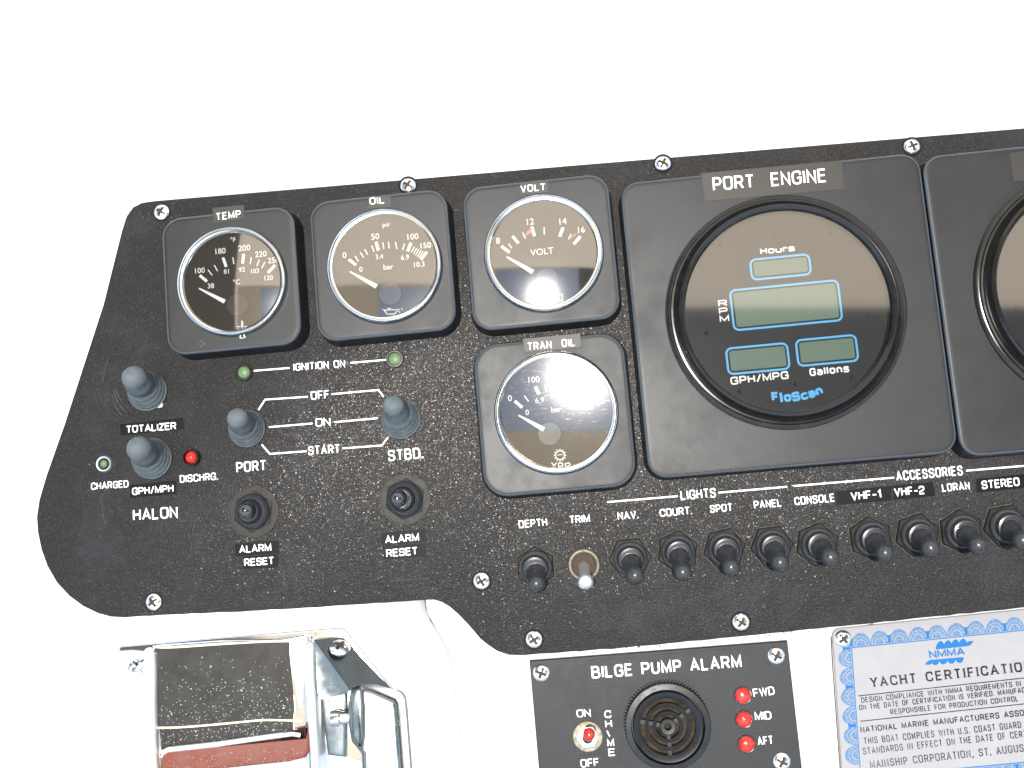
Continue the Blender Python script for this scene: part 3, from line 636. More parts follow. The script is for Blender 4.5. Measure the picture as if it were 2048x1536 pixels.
# ------------------------------------------------------------------ fuel flow displays
HB = .0125
def port_like(cx, cy, pc, wl, hl, label, off=None):
    root = thing('fuel_flow_display', label, 'engine display', P(pc[0], pc[1], 0), 'round fuel flow displays in large square plates')
    dx = Vector((0, 0, 0)) if off is None else off          # shift of the whole instrument along the board
    def q(px, py, z): return P(px, py, z)+dx
    c = q(pc[0], pc[1], HB); k = PXM(HB); o_ = ccw(rrect(c.x, c.y, wl*k+.0016, hl*k+.0016, 38*k))
    mb = MB(); loops = [lift(inset(o_, -.0010), .00005), lift(inset(o_, -.0008), .001)]
    for j in range(7):
        a = j/6*math.pi/2; loops.append(lift(inset(o_, .0016*(1-math.cos(a))), HB-.0016+.0016*math.sin(a)))
    loops.append(lift(inset(o_, .003), HB)); mb.loft(loops); n = len(o_); mb.mi = [1 if n*4 <= i < n*7 else 0 for i in range(len(mb.f))]; part('mounting_plate', mb, ['bezel', 'bezel_highlight'], root)
    c = q(cx, cy, HB+.002); c0 = Vector((c.x, c.y, HB)); R = 234*PXM(HB+.001)
    mb = MB(); mb.lathe([(R*.84, .0002), (R*.84, .0045), (R*.855, .0068), (R*.875, .0076), (R*.895, .0070), (R*.905, .0052), (R*.915, .0032), (R*.925, .0024), (R*.94, .0031), (R*.955, .0030), (R*.965, .0020), (R*.985, .0018), (R, .0012), (R*1.003, 0)], c0, seg=128, close=True)
    part('black_ring', mb, 'ringblack', root)
    zf = HB+.0006
    mb = MB(); mb.lathe([(R*.85, -.0003), (R*.85, 0), (0, 0)], (c.x, c.y, zf), seg=96); part('face', mb, 'lcdback', root)
    for (a, b, c_, d) in ([(1497, 519), (1619, 506), (1624, 549), (1504, 562)], [(1456.4, 581.3), (1677.7, 557), (1684.8, 638.5), (1469, 665.5)], [(1448.5, 697), (1574.6, 683.5), (1581.6, 737), (1457.4, 752)], [(1588.6, 680.5), (1712, 667), (1718.5, 720.6), (1597, 736)]):
        zz = zf+.0001; ps = [q(*p, zz) for p in (a, b, c_, d)]; m_ = sum(ps, Vector())/4
        w_ = ((ps[1]-ps[0]).length+(ps[2]-ps[3]).length)/2; h_ = ((ps[3]-ps[0]).length+(ps[2]-ps[1]).length)/2
        mb = MB(); mb.ribbon(rrect(m_.x, m_.y, w_-.0008, h_-.0008, .0026, 8), .0010, zz, closed=True); fr = part('display_frame', mb, 'blue', root)
        mb = MB(); iw, ih = w_-.0034, h_-.0034
        bevel_slab(mb, rrect(m_.x, m_.y, iw, ih, .0012, 5), zz-.00015, zz+.0003, .0001, steps=1); part('screen', mb, 'lcd', fr)
    mb = MB(); zt = zf+.0001
    def st(s, a, b, cap, th, gap, fil=.25): stroke_text(mb, s, q(*a, zt), q(*b, zt), cap*PXM(zt), zt, th, gap, fil)
    st('Hours', (1521, 509), (1590, 502), 13, .21, .36)
    st('GPH/MPG', (1462, 770), (1578, 757.5), 15.5, .19, .34); st('Gallons', (1620, 752.5), (1699, 744), 15.5, .2, .35)
    st('R', (1437, 613.5), (1455, 611.8), 13, .2, .3); st('P', (1438.5, 629), (1456, 627.3), 13, .2, .3); st('M', (1440, 644.5), (1459, 642.7), 13, .2, .3)
    part('lettering', mb, 'white', root)
    mb = MB()
    word_ = 'FloScan'; pos = [(1544, 803.2), (1561, 804.6), (1569.5, 804.6), (1586, 804), (1604.5, 801.5), (1620, 797.7), (1635, 793)]; wds = [14, 5, 14, 16, 13.5, 13.5, 13.5]
    rot = [-.07, .02, .04, .08, .16, .22, .27]
    for ch, (x, y), wd, r_ in zip(word_, pos, wds, rot):
        a = q(x, y, zt); b = a+Vector((math.cos(r_+.06), math.sin(r_+.06), 0))*wd*PX; 
        if ch == 'l': mb.ribbon([a+(b-a)*.5, a+(b-a)*.5+Vector((-math.sin(r_), math.cos(r_), 0))*18*PX], 5*PX, zt+.00002)
        else: stroke_text(mb, ch, a, b, 18*PX, zt, .27, .3, .2)
    part('blue_lettering', mb, 'blue', root)
    mb = MB()
    for a, b in ((450, 530), (688, 502), (920, 480), (390, 908), (1077, 830), (533, 1157), (768, 1125), (1010, 1098)):
        p = q(a/2.133+1230, b/2.133+240, zf); mb.lathe([(.0012, 0), (.0012, .0003), (.0009, .00045), (.0004, .0003), (0, .0001)], p, seg=14)
    part('tiny_screws', mb, 'bezel', root, kind='stuff')
    mb = MB(); mb.lathe([(R*.842, 0), (R*.842, .0002), (0, .0002)], (c.x, c.y, HB+.0046), seg=96)
    mb2 = MB(); k_ = 96; mb2.add([(c.x+R*.842*math.cos(2*math.pi*i/k_), c.y+R*.842*math.sin(2*math.pi*i/k_), HB+.0048) for i in range(k_)], [tuple(range(k_))])
    part('glass', mb2, 'glass_flat', root)
    return root
port_like(1571.5, 621, (1570, 629), 588, 592, 'large round fuel flow display under the PORT ENGINE tape, with four blank screens')
dlt = P(2197, 571, HB)-P(1571.5, 621, HB); dlt.z = 0
stb = port_like(1571.5, 621, (1570, 629), 588, 592, 'large round engine display cut off by the right edge of the frame', off=dlt)
tape([(1402, 347), (1682.4, 321), (1689.4, 378.3), (1409.6, 402.7)], 'PORT  ENGINE', (1426.5, 382), (1653.5, 364), 28, 'wide label tape reading PORT ENGINE across the top of the round display', z=HB, m_='tapeclear', th=.135)
tape([(2019, 306), (2300, 281), (2307, 338), (2027, 363)], '', None, None, 0, 'blank end of a wide label tape at the upper right edge', z=HB, m_='tapeclear')
# dust on the square plates
mb = MB()
for k in range(170):
    p = P(random.uniform(1250, 1880), random.uniform(345, 930), HB+.0001)
    if (p-P(1571.5, 621, HB)).length < 245*PX: continue
    speck(p.x, p.y, random.uniform(.00006, .00018), HB+.00004)
pdust = mb
o_ = [x for x in COL.objects if x.name == 'fuel_flow_display'][0]
ORIG[o_.name] = P(1570, 629, 0); part('dust_specks', mb, 'dust', o_, kind='stuff')
for rt, cx, cy, hh in ((temp, 461, 561, h1), (oil, 764, 530, h1), (volt, 1081, 504, h1), (tran, 1108, 829, .0085)):
    mb = MB()
    for k in range(60):
        x, y = random.uniform(-130, 130), random.uniform(-130, 130)
        if x*x+y*y < 124**2: continue
        p = P(cx+x, cy+y, hh); speck(p.x, p.y, random.uniform(.00006, .00016), hh+.00004)
    if rt is temp:
        for k in range(14): p = P(405+random.gauss(0, 3), 687+random.gauss(0, 4), hh); speck(p.x, p.y, .00022, hh+.00004)
    part('dust_specks', mb, 'dust', rt, kind='stuff')
mb = MB()
for k in range(90):
    a, r = random.random()*6.28, 108*math.sqrt(random.random()); p = P(1112+r*math.cos(a), 824+r*math.sin(a), .0122)
    speck(p.x, p.y, random.uniform(.00008, .0002), .0125+(.038)*(p.x-P(1112, 824, .0122).x)+(.05)*(p.y-P(1112, 824, .0122).y))
part('dust_on_glass', mb, 'dust', tran, kind='stuff')

# ------------------------------------------------------------------ toggle switches in the long row
def hexa(c, r, rot): return [(c.x+r*math.cos(rot+i*math.pi/3), c.y+r*math.sin(rot+i*math.pi/3)) for i in range(6)]
def black_toggle(n, t, label, zt=.021, hr=43, rot=None):
    b = P(n[0], n[1], .002); b0 = Vector((b.x, b.y, 0)); root = thing('toggle_switch', label, 'toggle switch', b0, 'black booted toggle switches in the long row')
    rot = random.uniform(0, 1) if rot is None else rot; k = PX*.97
    mb = MB(); hx = hexa(b, hr*k, rot); mb.loft([lift(hx, .0001), lift(hx, .0019), lift(inset(hx, .0007), .0024)]); part('hex_nut', mb, 'nut', root)
    mb = MB(); mb.ribbon(hexa(b, hr*k*1.015, rot), .0004, .0003, closed=True); 
    part('grime_line', mb, 'grime', root)
    tp = P(t[0], t[1], zt); base = Vector((b.x, b.y, .002)); ax = (tp-base).normalized(); L_ = (tp-base).length
    up = Vector((0, 0, 1)); a2 = (up*.75+ax*.25).normalized()
    mb = MB(); mb.lathe([(34*k, .0), (34.5*k, .0016), (33*k, .0026), (30*k, .0032), (28*k, .0034), (26.5*k, .0030), (25.5*k, .0036), (25*k, .0050), (23.5*k, .0058), (20*k, .0060), (19*k, .0054), (0, .0054)], base+Vector((0, 0, .0002)), a2, 40)
    part('boot_collar', mb, 'boot', root)
    mb = MB(); r = random.uniform(17.2, 18.6)*k; s0 = .0035
    prof = [(17*k, s0), (20.5*k, s0+.002), (20.5*k, s0+.0036), (18.8*k, s0+.0048), (16.8*k, L_*.48), (15.6*k, L_*.66), (16*k, L_-r*.9)]
    for j in range(7): a = (-.35+j/6*1.35)*math.pi/2*1; prof.append((r*math.cos(a), L_-.001+r*math.sin(a)*.95-r*.05)) if j else None
    prof.append((.0002, L_-.001+r*.93))
    mb.lathe(prof, base, ax, 32); part('lever_boot', mb, 'boot', root)
    return root
row = [((1071, 1134), (1073.5, 1170), 'black toggle under the word DEPTH, leftmost of the row', .017, 42, .5), ((1260.4, 1116.3), (1270.6, 1153), 'black booted toggle under the word NAV.', .0205, 44, .0),
       ((1355.6, 1103), (1365.9, 1147), 'black booted toggle under the word COURT.', .021, 43, .35), ((1449.4, 1097.3), (1462.6, 1137), 'black booted toggle under the word SPOT', .021, 43, .15),
       ((1544.3, 1092), (1560.4, 1127), 'black booted toggle under the word PANEL', .021, 43, .05), ((1635.3, 1089), (1661.6, 1116), 'black booted toggle under the word CONSOLE', .0208, 44, .3),
       ((1742, 1076.7), (1771, 1107.5), 'black booted toggle under the VHF-1 tape', .0208, 44, .55), ((1835, 1069.8), (1861.3, 1097.5), 'black booted toggle under the VHF-2 tape', .0208, 44, .25),
       ((1923.7, 1062.8), (1957, 1092.3), 'black booted toggle under the word LORAN', .0208, 44, .5), ((2012.5, 1051.7), (2045.7, 1082.6), 'black booted toggle under the STEREO tape, cut by the right edge', .0208, 44, .1)]
for r_ in row: black_toggle(r_[0], r_[1], r_[2], r_[3], r_[4], r_[5])
# bare metal TRIM toggle
b = P(1168, 1129.5, .001); root = thing('toggle_switch', 'bare metal toggle with a brass collar under the word TRIM', 'toggle switch', (b.x, b.y, 0)); k = PX
mb = MB(); mb.lathe([(24*k, .0001), (24*k, .0022), (26*k, .0028), (29*k, .0026), (31*k, .0016), (31*k, .0001)], (b.x, b.y, 0), seg=48, close=True); part('collar', mb, 'brass', root)
mb = MB(); mb.lathe([(24*k, .0001), (23.5*k, .0008), (14*k, .0013), (0, .0015)], (b.x, b.y, 0), seg=40); part('socket_disc', mb, 'rust', root)
tp = P(1171.2, 1163, .018); ax = (tp-Vector((b.x, b.y, .001))); L_ = ax.length; ax.normalize()
mb = MB(); mb.lathe([(8*k, 0), (11*k, .002), (11*k, .005), (10*k, L_*.6), (13*k, L_*.85), (15.5*k, L_*.97), (15.2*k, L_*1.06), (12*k, L_*1.13), (6*k, L_*1.17), (0, L_*1.18)], (b.x, b.y, .001), ax, 32); part('lever', mb, 'alu', root)

# ------------------------------------------------------------------ grey rubber boots
def grey_boot(bp0, tip, rb, rt, label, zt=.024):
    rb *= 1.06; rt *= 1.04
    b = P(bp0[0], bp0[1], .001); base = Vector((b.x, b.y, 0)); root = thing('rubber_boot_switch', label, 'toggle switch', base, 'grey rubber booted toggles'); k = PX
    tp = P(tip[0], tip[1], zt); ax = tp-Vector((b.x, b.y, .004)); L_ = ax.length; ax.normalize(); up = Vector((0, 0, 1))
    mb = MB(); mb.lathe([(rb*k, .0001), (rb*k*1.03, .0009), (rb*k, .0017), (rb*k*.93, .002), (0, .002)], base, seg=48); part('flange', mb, 'rubber', root)
    mb = MB(); loops = []
    prof = [(rb*.95, .0), (rb*.97, .05), (rb*.94, .1), (rb*.885, .125), (rb*.89, .17), (rb*.86, .22), (rb*.80, .245), (rb*.80, .29), (rb*.76, .34), (rb*.70, .37), (rb*.63, .44), (rt*1.17, .52), (rt*1.08, .62), (rt*1.03, .72), (rt*1.0, .80)]
    for j in range(9): a = j/8*math.pi/2; prof.append((rt*math.cos(a)*.99+.02, .84+rt*k/L_*.93*math.sin(a)))
    seg = 40
    for r_, t in prof:
        bl = min(1, t/.6); pos = base+up*(.0018+.0*t)+ax*(t*L_)*1.0
        nn = (up*(1-bl)+ax*bl).normalized(); x = Vector((1, 0, 0)); x = (x-nn*x.dot(nn)).normalized(); y = nn.cross(x)
        loops.append([pos+(x*math.cos(2*math.pi*i/seg)+y*math.sin(2*math.pi*i/seg))*r_*k for i in range(seg)])
    mb.loft(loops); part('boot', mb, 'rubber', root, angle=60)
    e = Vector(loops[-1][0])*0+base+up*.0018+ax*((.84+rt*k/L_*.93)*L_)
    mb = MB(); mb.lathe([(.0004, -.0002), (.0006, .00015), (.0003, .0002), (0, .00002)], e, ax, 14); part('mould_nub', mb, 'rubber', root)
    return root
grey_boot((294, 782), (261, 750), 38, 24, 'grey rubber toggle boot above the TOTALIZER tape')
grey_boot((303, 917), (271, 893), 38.5, 24, 'grey rubber toggle boot between the CHARGED and DISCHRG. lamps')
grey_boot((493, 857), (470, 833), 35, 20.5, 'grey rubber toggle boot above the word PORT')
grey_boot((801, 838), (783, 806), 37, 20.5, 'grey rubber toggle boot above the word STBD.')
c = P(318, 812); mb = MB()
mb.loft([[(c.x-.0022, c.y-.0012, .0002), (c.x+.0018, c.y-.0008, .0002), (c.x+.0024, c.y+.0016, .0002), (c.x, c.y+.0004, .0002)], [(c.x-.0019, c.y-.001, .001), (c.x+.0015, c.y-.0006, .0009), (c.x+.002, c.y+.0013, .0012), (c.x, c.y+.0002, .0011)]])
solo('paint_chip', mb, 'white', c, label='small white chip stuck to the foot of the TOTALIZER boot', cat='chip')

# ------------------------------------------------------------------ alarm reset push buttons
def push(c0, tip, label):
    b = P(c0[0], c0[1], .0005); base = Vector((b.x, b.y, 0)); root = thing('push_button', label, 'push button', base, 'clear capped alarm reset buttons'); k = PX
    mb = MB(); mb.lathe([(51*k, .0001), (51.5*k, .0006), (50*k, .0008), (49*k, .0006), (0, .0006)], base, seg=64); part('flange', mb, 'flange', root)
    mb = MB(); mb.ribbon(circle(b.x, b.y, 50.3*k, 64), .00028, .00085, closed=True); part('flange_edge', mb, 'grime', root)
    mb = MB(); hx = hexa(b, 42*k, .35); mb.loft([lift(hx, .0006), lift(hx, .0013), lift(inset(hx, .0006), .0016)]); part('hex_nut', mb, 'flange', root)
    tp = P(tip[0], tip[1], .0125); ax = (tp-base); L_ = ax.length; ax.normalize()
    mb = MB(); mb.lathe([(36*k, .0014), (35.5*k, .0030), (31*k, .0050), (25*k, .0062), (23.5*k, .0054), (22*k, .0066), (21*k, .0078), (19.5*k, .0088), (17.8*k, .0086), (0, .0086)], base, seg=48); part('collar', mb, 'boot', root)
    mb = MB(); r = 17.5*k; prof = [(18*k, .008), (17.8*k, L_-r*.5)]
    for j in range(8): a = j/7*math.pi/2; prof.append((r*math.cos(a), L_-r*.45+r*math.sin(a)))
    mb.lathe(prof, base, ax, 36); part('cap', mb, 'capgloss', root)
push((507, 1023), (491, 1021), 'round black push button above the left ALARM RESET labels')
push((810, 998), (794, 997), 'round black push button below the word STBD.')

# ------------------------------------------------------------------ bilge pump alarm plate
ZA = DASH+.003
ap = thing('bilge_pump_alarm', 'grey black plate reading BILGE PUMP ALARM with a round buzzer and three red lamps', 'alarm panel', P(1330, 1500, DASH))
quad = [P(1059, 1321.5, ZA), P(1574.8, 1281.5, ZA), None, None]
e1 = (quad[1]-quad[0]); dn = Vector((e1.y, -e1.x, 0)).normalized(); hgt = 400*PX
q = [quad[0], quad[0]+dn*hgt, quad[1]+dn*hgt, quad[1]]
mb = MB(); bevel_slab(mb, [tuple(p[:2]) for p in q], DASH+.0001, ZA, .0004, steps=1); part('plate', mb, 'alarm', ap)
for p in ((1082.5, 1345.5), (1552.7, 1311), (1563.9, 1523)): screw(*p, ZA+.0001, ap, 1.02)
pl = P(1082.5, 1345.5, ZA)+dn*(P(1552.7, 1311, ZA)-P(1563.9, 1523, ZA)).length
so_ = screw(1082.5, 1345.5, ZA+.0001, ap, 1.02); so_.location = pl+Vector((0, 0, .0001))-ORIG[ap.name]
def aw(s, a, b, cap, th=.15, gap=.25): 
    mb = MB(); z = ZA+.00022; stroke_text(mb, s, P(*a, z), P(*b, z), cap*PXM(z), z, th, gap, .42); return mb
def atape(quad_, items, m_='alarm'):
    qq = [P(*p, ZA+.00002) for p in quad_]; mb = MB(); bevel_slab(mb, [tuple(p[:2]) for p in qq], ZA+.00002, ZA+.00015, .00004, steps=1); t_ = part('label_tape', mb, m_, ap)
    mb = MB(); mb.ribbon([tuple(p[:2]) for p in qq], .00016, ZA+.00008, closed=True); part('tape_edge', mb, 'scuff', t_)
    for it in items: part('lettering', aw(*it), 'offwhite', t_)
atape([(1172, 1322), (1500, 1294), (1503, 1352), (1171, 1378)], [('BILGE PUMP ALARM', (1184, 1357.5), (1484, 1335), 23.5, .155, .29)])
atape([(1142, 1410.5), (1184, 1409), (1187, 1441), (1143.5, 1444)], [('ON', (1154, 1435.5), (1182, 1433), 14.5)])
atape([(1153, 1512), (1208, 1507), (1209, 1560), (1154, 1563)], [('OFF', (1162, 1535.5), (1199, 1532), 15)])
atape([(1203.5, 1416), (1233.5, 1412.5), (1244, 1525), (1215, 1529)], [(ch, (x-6.5 if ch not in 'I' else x-1, y+7.5), (x+7 if ch not in 'I' else x+1.2, y+6.4), 14, .16, .3) for ch, x, y in (('C', 1215.8, 1429), ('H', 1217.6, 1448), ('I', 1220, 1467), ('M', 1221.8, 1486), ('E', 1224.2, 1505))])
atape([(1505, 1377), (1551, 1371), (1553, 1394), (1506, 1400)], [('FWD', (1507.5, 1394.5), (1550, 1389), 15.5)])
atape([(1506, 1424), (1548, 1420), (1550, 1444), (1508, 1449)], [('MID', (1510.5, 1441), (1543.5, 1438.5), 15.5)])
atape([(1507, 1468), (1552, 1461), (1554.5, 1490), (1511, 1497)], [('AFT', (1516, 1491), (1547, 1488), 15.5)])
for (x, y), lb in (((1485.4, 1390.3), 'red lamp beside FWD'), ((1487.6, 1438), 'red lamp beside MID'), ((1492.7, 1487.4), 'red lamp beside AFT')):
    c = P(x, y, ZA+.001); c.z = ZA; mb = MB(); mb.lathe([(14*PX, .0001), (14*PX, .0018), (15.5*PX, .0022), (17*PX, .0014), (17*PX, .0001)], c, seg=40, close=True)
    rg = part('indicator_lamp', mb, 'chrome', ap, label=lb)
    mb = MB(); mb.lathe([(14.2*PX, .0001), (14.2*PX, .0022), (12*PX, .0029), (7*PX, .0034), (0, .0037)], c, seg=32); part('lens', mb, 'redled', rg)
# chime switch
c = P(1175.5, 1473.5, ZA+.001); c.z = ZA; mb = MB(); mb.lathe([(29*PX, .0001), (29*PX, .0008), (27.5*PX, .0011), (0, .0011)], c, seg=48); ws = part('washer', mb, 'brass', ap)
mb = MB(); hx = hexa(Vector((c.x, c.y)), 22.5*PX, .0); mb.loft([lift(hx, ZA+.0011), lift(hx, ZA+.0029), lift(inset(hx, .0006), ZA+.0033)]); part('hex_nut', mb, 'steel', ws)
mb = MB(); mb.lathe([(10*PX, .0030), (10*PX, .0048), (8.5*PX, .005), (0, .005)], c, seg=24); part('bushing', mb, 'hole', ws)
tp = P(1178.7, 1467, ZA+.014); ax = tp-(c+Vector((0, 0, .004))); L_ = ax.length; ax.normalize()
mb = MB(); prof = [(6*PX, 0), (8*PX, L_*.3), (10.5*PX, L_*.55), (11.5*PX, L_*.8)]
for j in range(6): a = j/5*math.pi/2; prof.append((11.5*PX*math.cos(a), L_*.85+11*PX*math.sin(a)))
mb.lathe(prof, c+Vector((0, 0, .004)), ax, 28); part('red_lever', mb, 'redled', ap)
# buzzer
bz = P(1336, 1454, ZA+.008); bc = Vector((bz.x, bz.y, ZA)); fl = P(1326, 1444, ZA); 
mb = MB(); mb.lathe([(66*PX, .0001), (80*PX, .0001), (81*PX, .0035), (80*PX, .0044), (70*PX, .0046), (66*PX, .0046)], (bc.x, bc.y, ZA), seg=80, close=True)
for k in range(80):
    a = 2*math.pi*k/80; r = 81.4*PX; x, y = bc.x+r*math.cos(a), bc.y+r*math.sin(a); d = Vector((math.cos(a), math.sin(a))); n2 = Vector((-d.y, d.x))*.0005
    mb.loft([[(x-n2.x-d.x*.0006, y-n2.y-d.y*.0006, z), (x+n2.x-d.x*.0006, y+n2.y-d.y*.0006, z), (x+n2.x*.5+d.x*.0005, y+n2.y*.5+d.y*.0005, z), (x-n2.x*.5+d.x*.0005, y-n2.y*.5+d.y*.0005, z)] for z in (ZA+.0004, ZA+.0034)])
bzr = part('buzzer', mb, 'buzzer', ap)
K = PXM(ZA+.008)
mb = MB(); mb.lathe([(68*K, .004), (81*K, .0045), (81.5*K, .0075), (80*K, .0085), (70*K, .0088), (69*K, .0075)], bc, seg=80, close=True)
part('outer_collar', mb, 'buzzer', bzr)
mb = MB(); mb.lathe([(53*K, .0035), (66.5*K, .0035), (66.5*K, .0082), (65*K, .0089), (55*K, .0083), (53*K, .0078)], bc, seg=72, close=True); part('grille_ring', mb, 'buzzer', bzr)
mb = MB(); mb.lathe([(69*K, .0001), (69*K, .0036), (0, .0036)], bc, seg=56); part('sounder_disc', mb, 'horn', bzr)
for r0, r1 in ((37, 44), (22.5, 29)):
    mb = MB(); mb.lathe([(r0*K, .0055), (r1*K, .0055), (r1*K, .0078), ((r0+r1)/2*K, .0083), (r0*K, .0078)], bc, seg=64, close=True); part('grille_ring', mb, 'buzzer', bzr)
mb = MB(); mb.lathe([(6*K, .0055), (15.5*K, .0055), (15.5*K, .0078), (14*K, .0083), (7*K, .0082), (6*K, .0076)], bc, seg=40, close=True); part('grille_ring', mb, 'buzzer', bzr)
for ang in (-91, 33, 165):
    a = rad(ang); d = Vector((math.cos(a), math.sin(a), 0)); nn = Vector((-d.y, d.x, 0))*3.6*K
    mb = MB()
    lo = [bc+d*14*K+nn, bc+d*14*K-nn, bc+d*54*K-nn, bc+d*54*K+nn]
    mb.loft([[p+Vector((0, 0, z)) for p in lo] for z in (.0056, .0074)]); part('grille_spoke', mb, 'buzzer', bzr)
mb = MB()
for k in range(90):
    p = P(random.uniform(1065, 1585), random.uniform(1300, 1536), ZA); speck(p.x, p.y, random.uniform(.00006, .00014), ZA+.0003)
part('dust_specks', mb, 'dust', ap, kind='stuff')
# grime along the joint above the plate
mb = MB()
for k in range(46):
    x = random.uniform(1050, 1640); y = 1309+(x-1046)*-.0905+random.uniform(2, 9); p = P(x, y, DASH); speck(p.x, p.y, random.uniform(.0001, .00045)*(1 if random.random() > .1 else 1.8), DASH+.0001)
solo('joint_grime', mb, 'rust', P(1300, 1295, DASH), kind='stuff')

# ------------------------------------------------------------------ certification plaque
ZC = DASH+.0016
cp = thing('certification_plaque', 'pale metal plaque reading YACHT CERTIFICATION with a blue scalloped border', 'plaque', P(1850, 1400, DASH))
tl = P(1664, 1258, ZC); tr = P(2048, 1218.5, ZC); ex = (tr-tl).normalized(); ey = (P(1720, 1533.6, ZC)-P(1703, 1295.5, ZC)).normalized()
Wc, Hc = 640*PX, 318*PX
ctr = tl+ex*Wc/2+ey*Hc/2; rot = math.atan2(ex.y, ex.x)
mb = MB(); bevel_slab(mb, [tuple((ctr+ex*a-ey*b)[:2]) for a, b in rrect(0, 0, Wc, Hc, 14*PX, 6)], DASH+.0001, ZC, .0003, steps=1); part('plate', mb, 'plate', cp)
mb = MB(); mb.ribbon([tuple(p[:2]) for p in (tl+ex*.02-ey*.0003, tl-ex*.0004+ey*.004, tl-ex*.0006+ey*.016, tl-ex*.0004+ey*Hc*.9)], .0006, DASH+.0002); part('rust_stain', mb, 'grime', cp)
zi = ZC+.00005
fr = [P(1703, 1295.5, zi)]; fr.append(fr[0]+ex*(Wc-2*38*PX)); fr.append(fr[1]+ey*(Hc-2*38*PX)); fr.append(fr[0]+ey*(Hc-2*38*PX))
mb = MB(); mb.ribbon([tuple(p[:2]) for p in fr], 1.8*PX, zi, closed=True); part('frame_line', mb, 'certblue', cp)
mbs, mbw, mbk = MB(), MB(), MB()
def scallops(p0, d, out, L_, first=18):
    n = int(L_/(36.3*PX)); r = 18.6*PX
    for i in range(n):
        c_ = p0+d*((i+.5)*36.3*PX)+out*.0004; c_.z = 0
        arc = [c_+d*r*math.cos(a)+out*1.35*r*math.sin(a) for a in [j*math.pi/12 for j in range(13)]]
        mbs.add([(p.x, p.y, zi+.00001+(i % 2)*.00001) for p in arc], [tuple(range(13))])
        for rr in (.52, .8):
            pts = [c_+d*r*rr*math.cos(a)+out*1.2*r*rr*math.sin(a) for a in [j*math.pi/10 for j in range(11)]]
            mbw.ribbon([tuple(p[:2]) for p in pts], 1.5*PX if rr < .6 else .8*PX, zi+.00004)
        if i % 2 == 0:
            kx = c_+d*(-.5*36.3*PX); mbk.ribbon([tuple((kx+out*1*PX)[:2]), tuple((kx+out*15*PX)[:2])], 4.5*PX, zi+.00006)
            for s_ in (2, 14): mbk.ribbon([tuple((kx+out*s_*PX-d*5*PX)[:2]), tuple((kx+out*s_*PX+d*5*PX)[:2])], 2*PX, zi+.00007)
scallops(fr[0]+ex*.0, ex, -ey, Wc-2*38*PX); scallops(fr[0], ey, -ex, Hc-2*38*PX); scallops(fr[3], ex, ey, Wc-2*38*PX); scallops(fr[1], ey, ex, Hc-2*38*PX)
part('scalloped_border', mbs, 'scallop', cp); part('border_arcs', mbw, 'plate', cp); part('border_knots', mbk, 'certblue', cp, kind='stuff')
# blue wave emblem with NMMA
mb = MB()
def loc(px, py): return P(px/4.197+1560, py/4.197+1200, zi)
for i in range(4):                                       # crests above, troughs below the name
    c_ = loc(1342+i*63, 412-i*7)
    arc = [Vector((c_.x+34*PX/4.197*1.02*math.cos(a)+.00028*math.sin(a)*3, c_.y+62*PX/4.197*math.sin(a), zi)) for a in [j*math.pi/10 for j in range(11)]]
    mb.add([(p.x, p.y, zi+i*.000008) for p in arc], [tuple(range(11))])
    c_ = loc(1300+i*68, 500-i*6)
    arc = [Vector((c_.x+34*PX/4.197*math.cos(a), c_.y-44*PX/4.197*math.sin(a), zi)) for a in [j*math.pi/10 for j in range(11)]]
    mb.add([(p.x, p.y, zi+.00004+i*.000008) for p in arc][::-1], [tuple(range(11))])
for pts in ([(1530, 385), (1585, 345), (1625, 343), (1600, 380), (1560, 388)], [(1215, 543), (1240, 512), (1275, 500), (1300, 508), (1262, 542)]):
    mb.add([tuple(loc(*p)+Vector((0, 0, .00008))) for p in pts][::-1], [tuple(range(len(pts)))])
a, b = loc(1256, 492), loc(1556, 462)
stroke_text(mb, 'NMMA', a, b, 62/4.197*PX, zi+.0001, .2, .3, .2)
part('emblem', mb, 'certblue', cp)
def cw(s, a, b, cap, th=.12, gap=.27, serif=0, frac=None):
    A, B = loc(*a), loc(*b)
    mb = MB(); stroke_text(mb, s, A, B, cap/4.197*PX, zi, th, gap, .28, serif); part('lettering', mb, 'ink', cp)
def upto(a, b, n_vis, n_all):     # extend a baseline beyond the frame to hold the whole line
    return (a[0]+(b[0]-a[0])*n_all/n_vis, a[1]+(b[1]-a[1])*n_all/n_vis)
a, b = (765, 735), (2040, 603); cw('YACHT CERTIFICATION', a, upto(a, b, 18, 19.1), 78, .17, .42, .15)
a, b = (685, 864), (2030, 722); cw('DESIGN COMPLIANCE WITH NMMA REQUIREMENTS IN EFFECT', a, upto(a, b, 43, 50), 43, .15, .3)
a, b = (668, 927), (2048, 778); cw('ON THE DATE OF CERTIFICATION IS VERIFIED. MANUFACTURER', a, upto(a, b, 48, 54), 43, .15, .3)
cw('RESPONSIBLE FOR PRODUCTION CONTROL', (930, 964), (2003, 850), 43, .15, .3)
a, b = (678, 1116), (2048, 972); cw('NATIONAL MARINE MANUFACTURERS ASSOCIATION', a, upto(a, b, 34.5, 41), 48, .17, .32)
a, b = (708, 1212), (2040, 1072); cw('THIS BOAT COMPLIES WITH U.S. COAST GUARD SAFETY', a, upto(a, b, 40, 47), 52, .12, .3)
a, b = (700, 1298), (2048, 1152); cw('STANDARDS IN EFFECT ON THE DATE OF CERTIFICATION', a, upto(a, b, 39, 48), 52, .12, .3)
a, b = (760, 1412), (2045, 1272); cw('MAINSHIP CORPORATION, ST. AUGUSTINE, FL', a, upto(a, b, 31.5, 39), 58, .11, .32, .1)
for a, b in (((660, 805), (2048, 655)), ((675, 1018), (2048, 872))):
    mb = MB(); A, B = loc(*a), loc(*b); mb.ribbon([A, A+(B-A)*1.42], 1.8*PX, zi); part('printed_rule', mb, 'ink', cp)
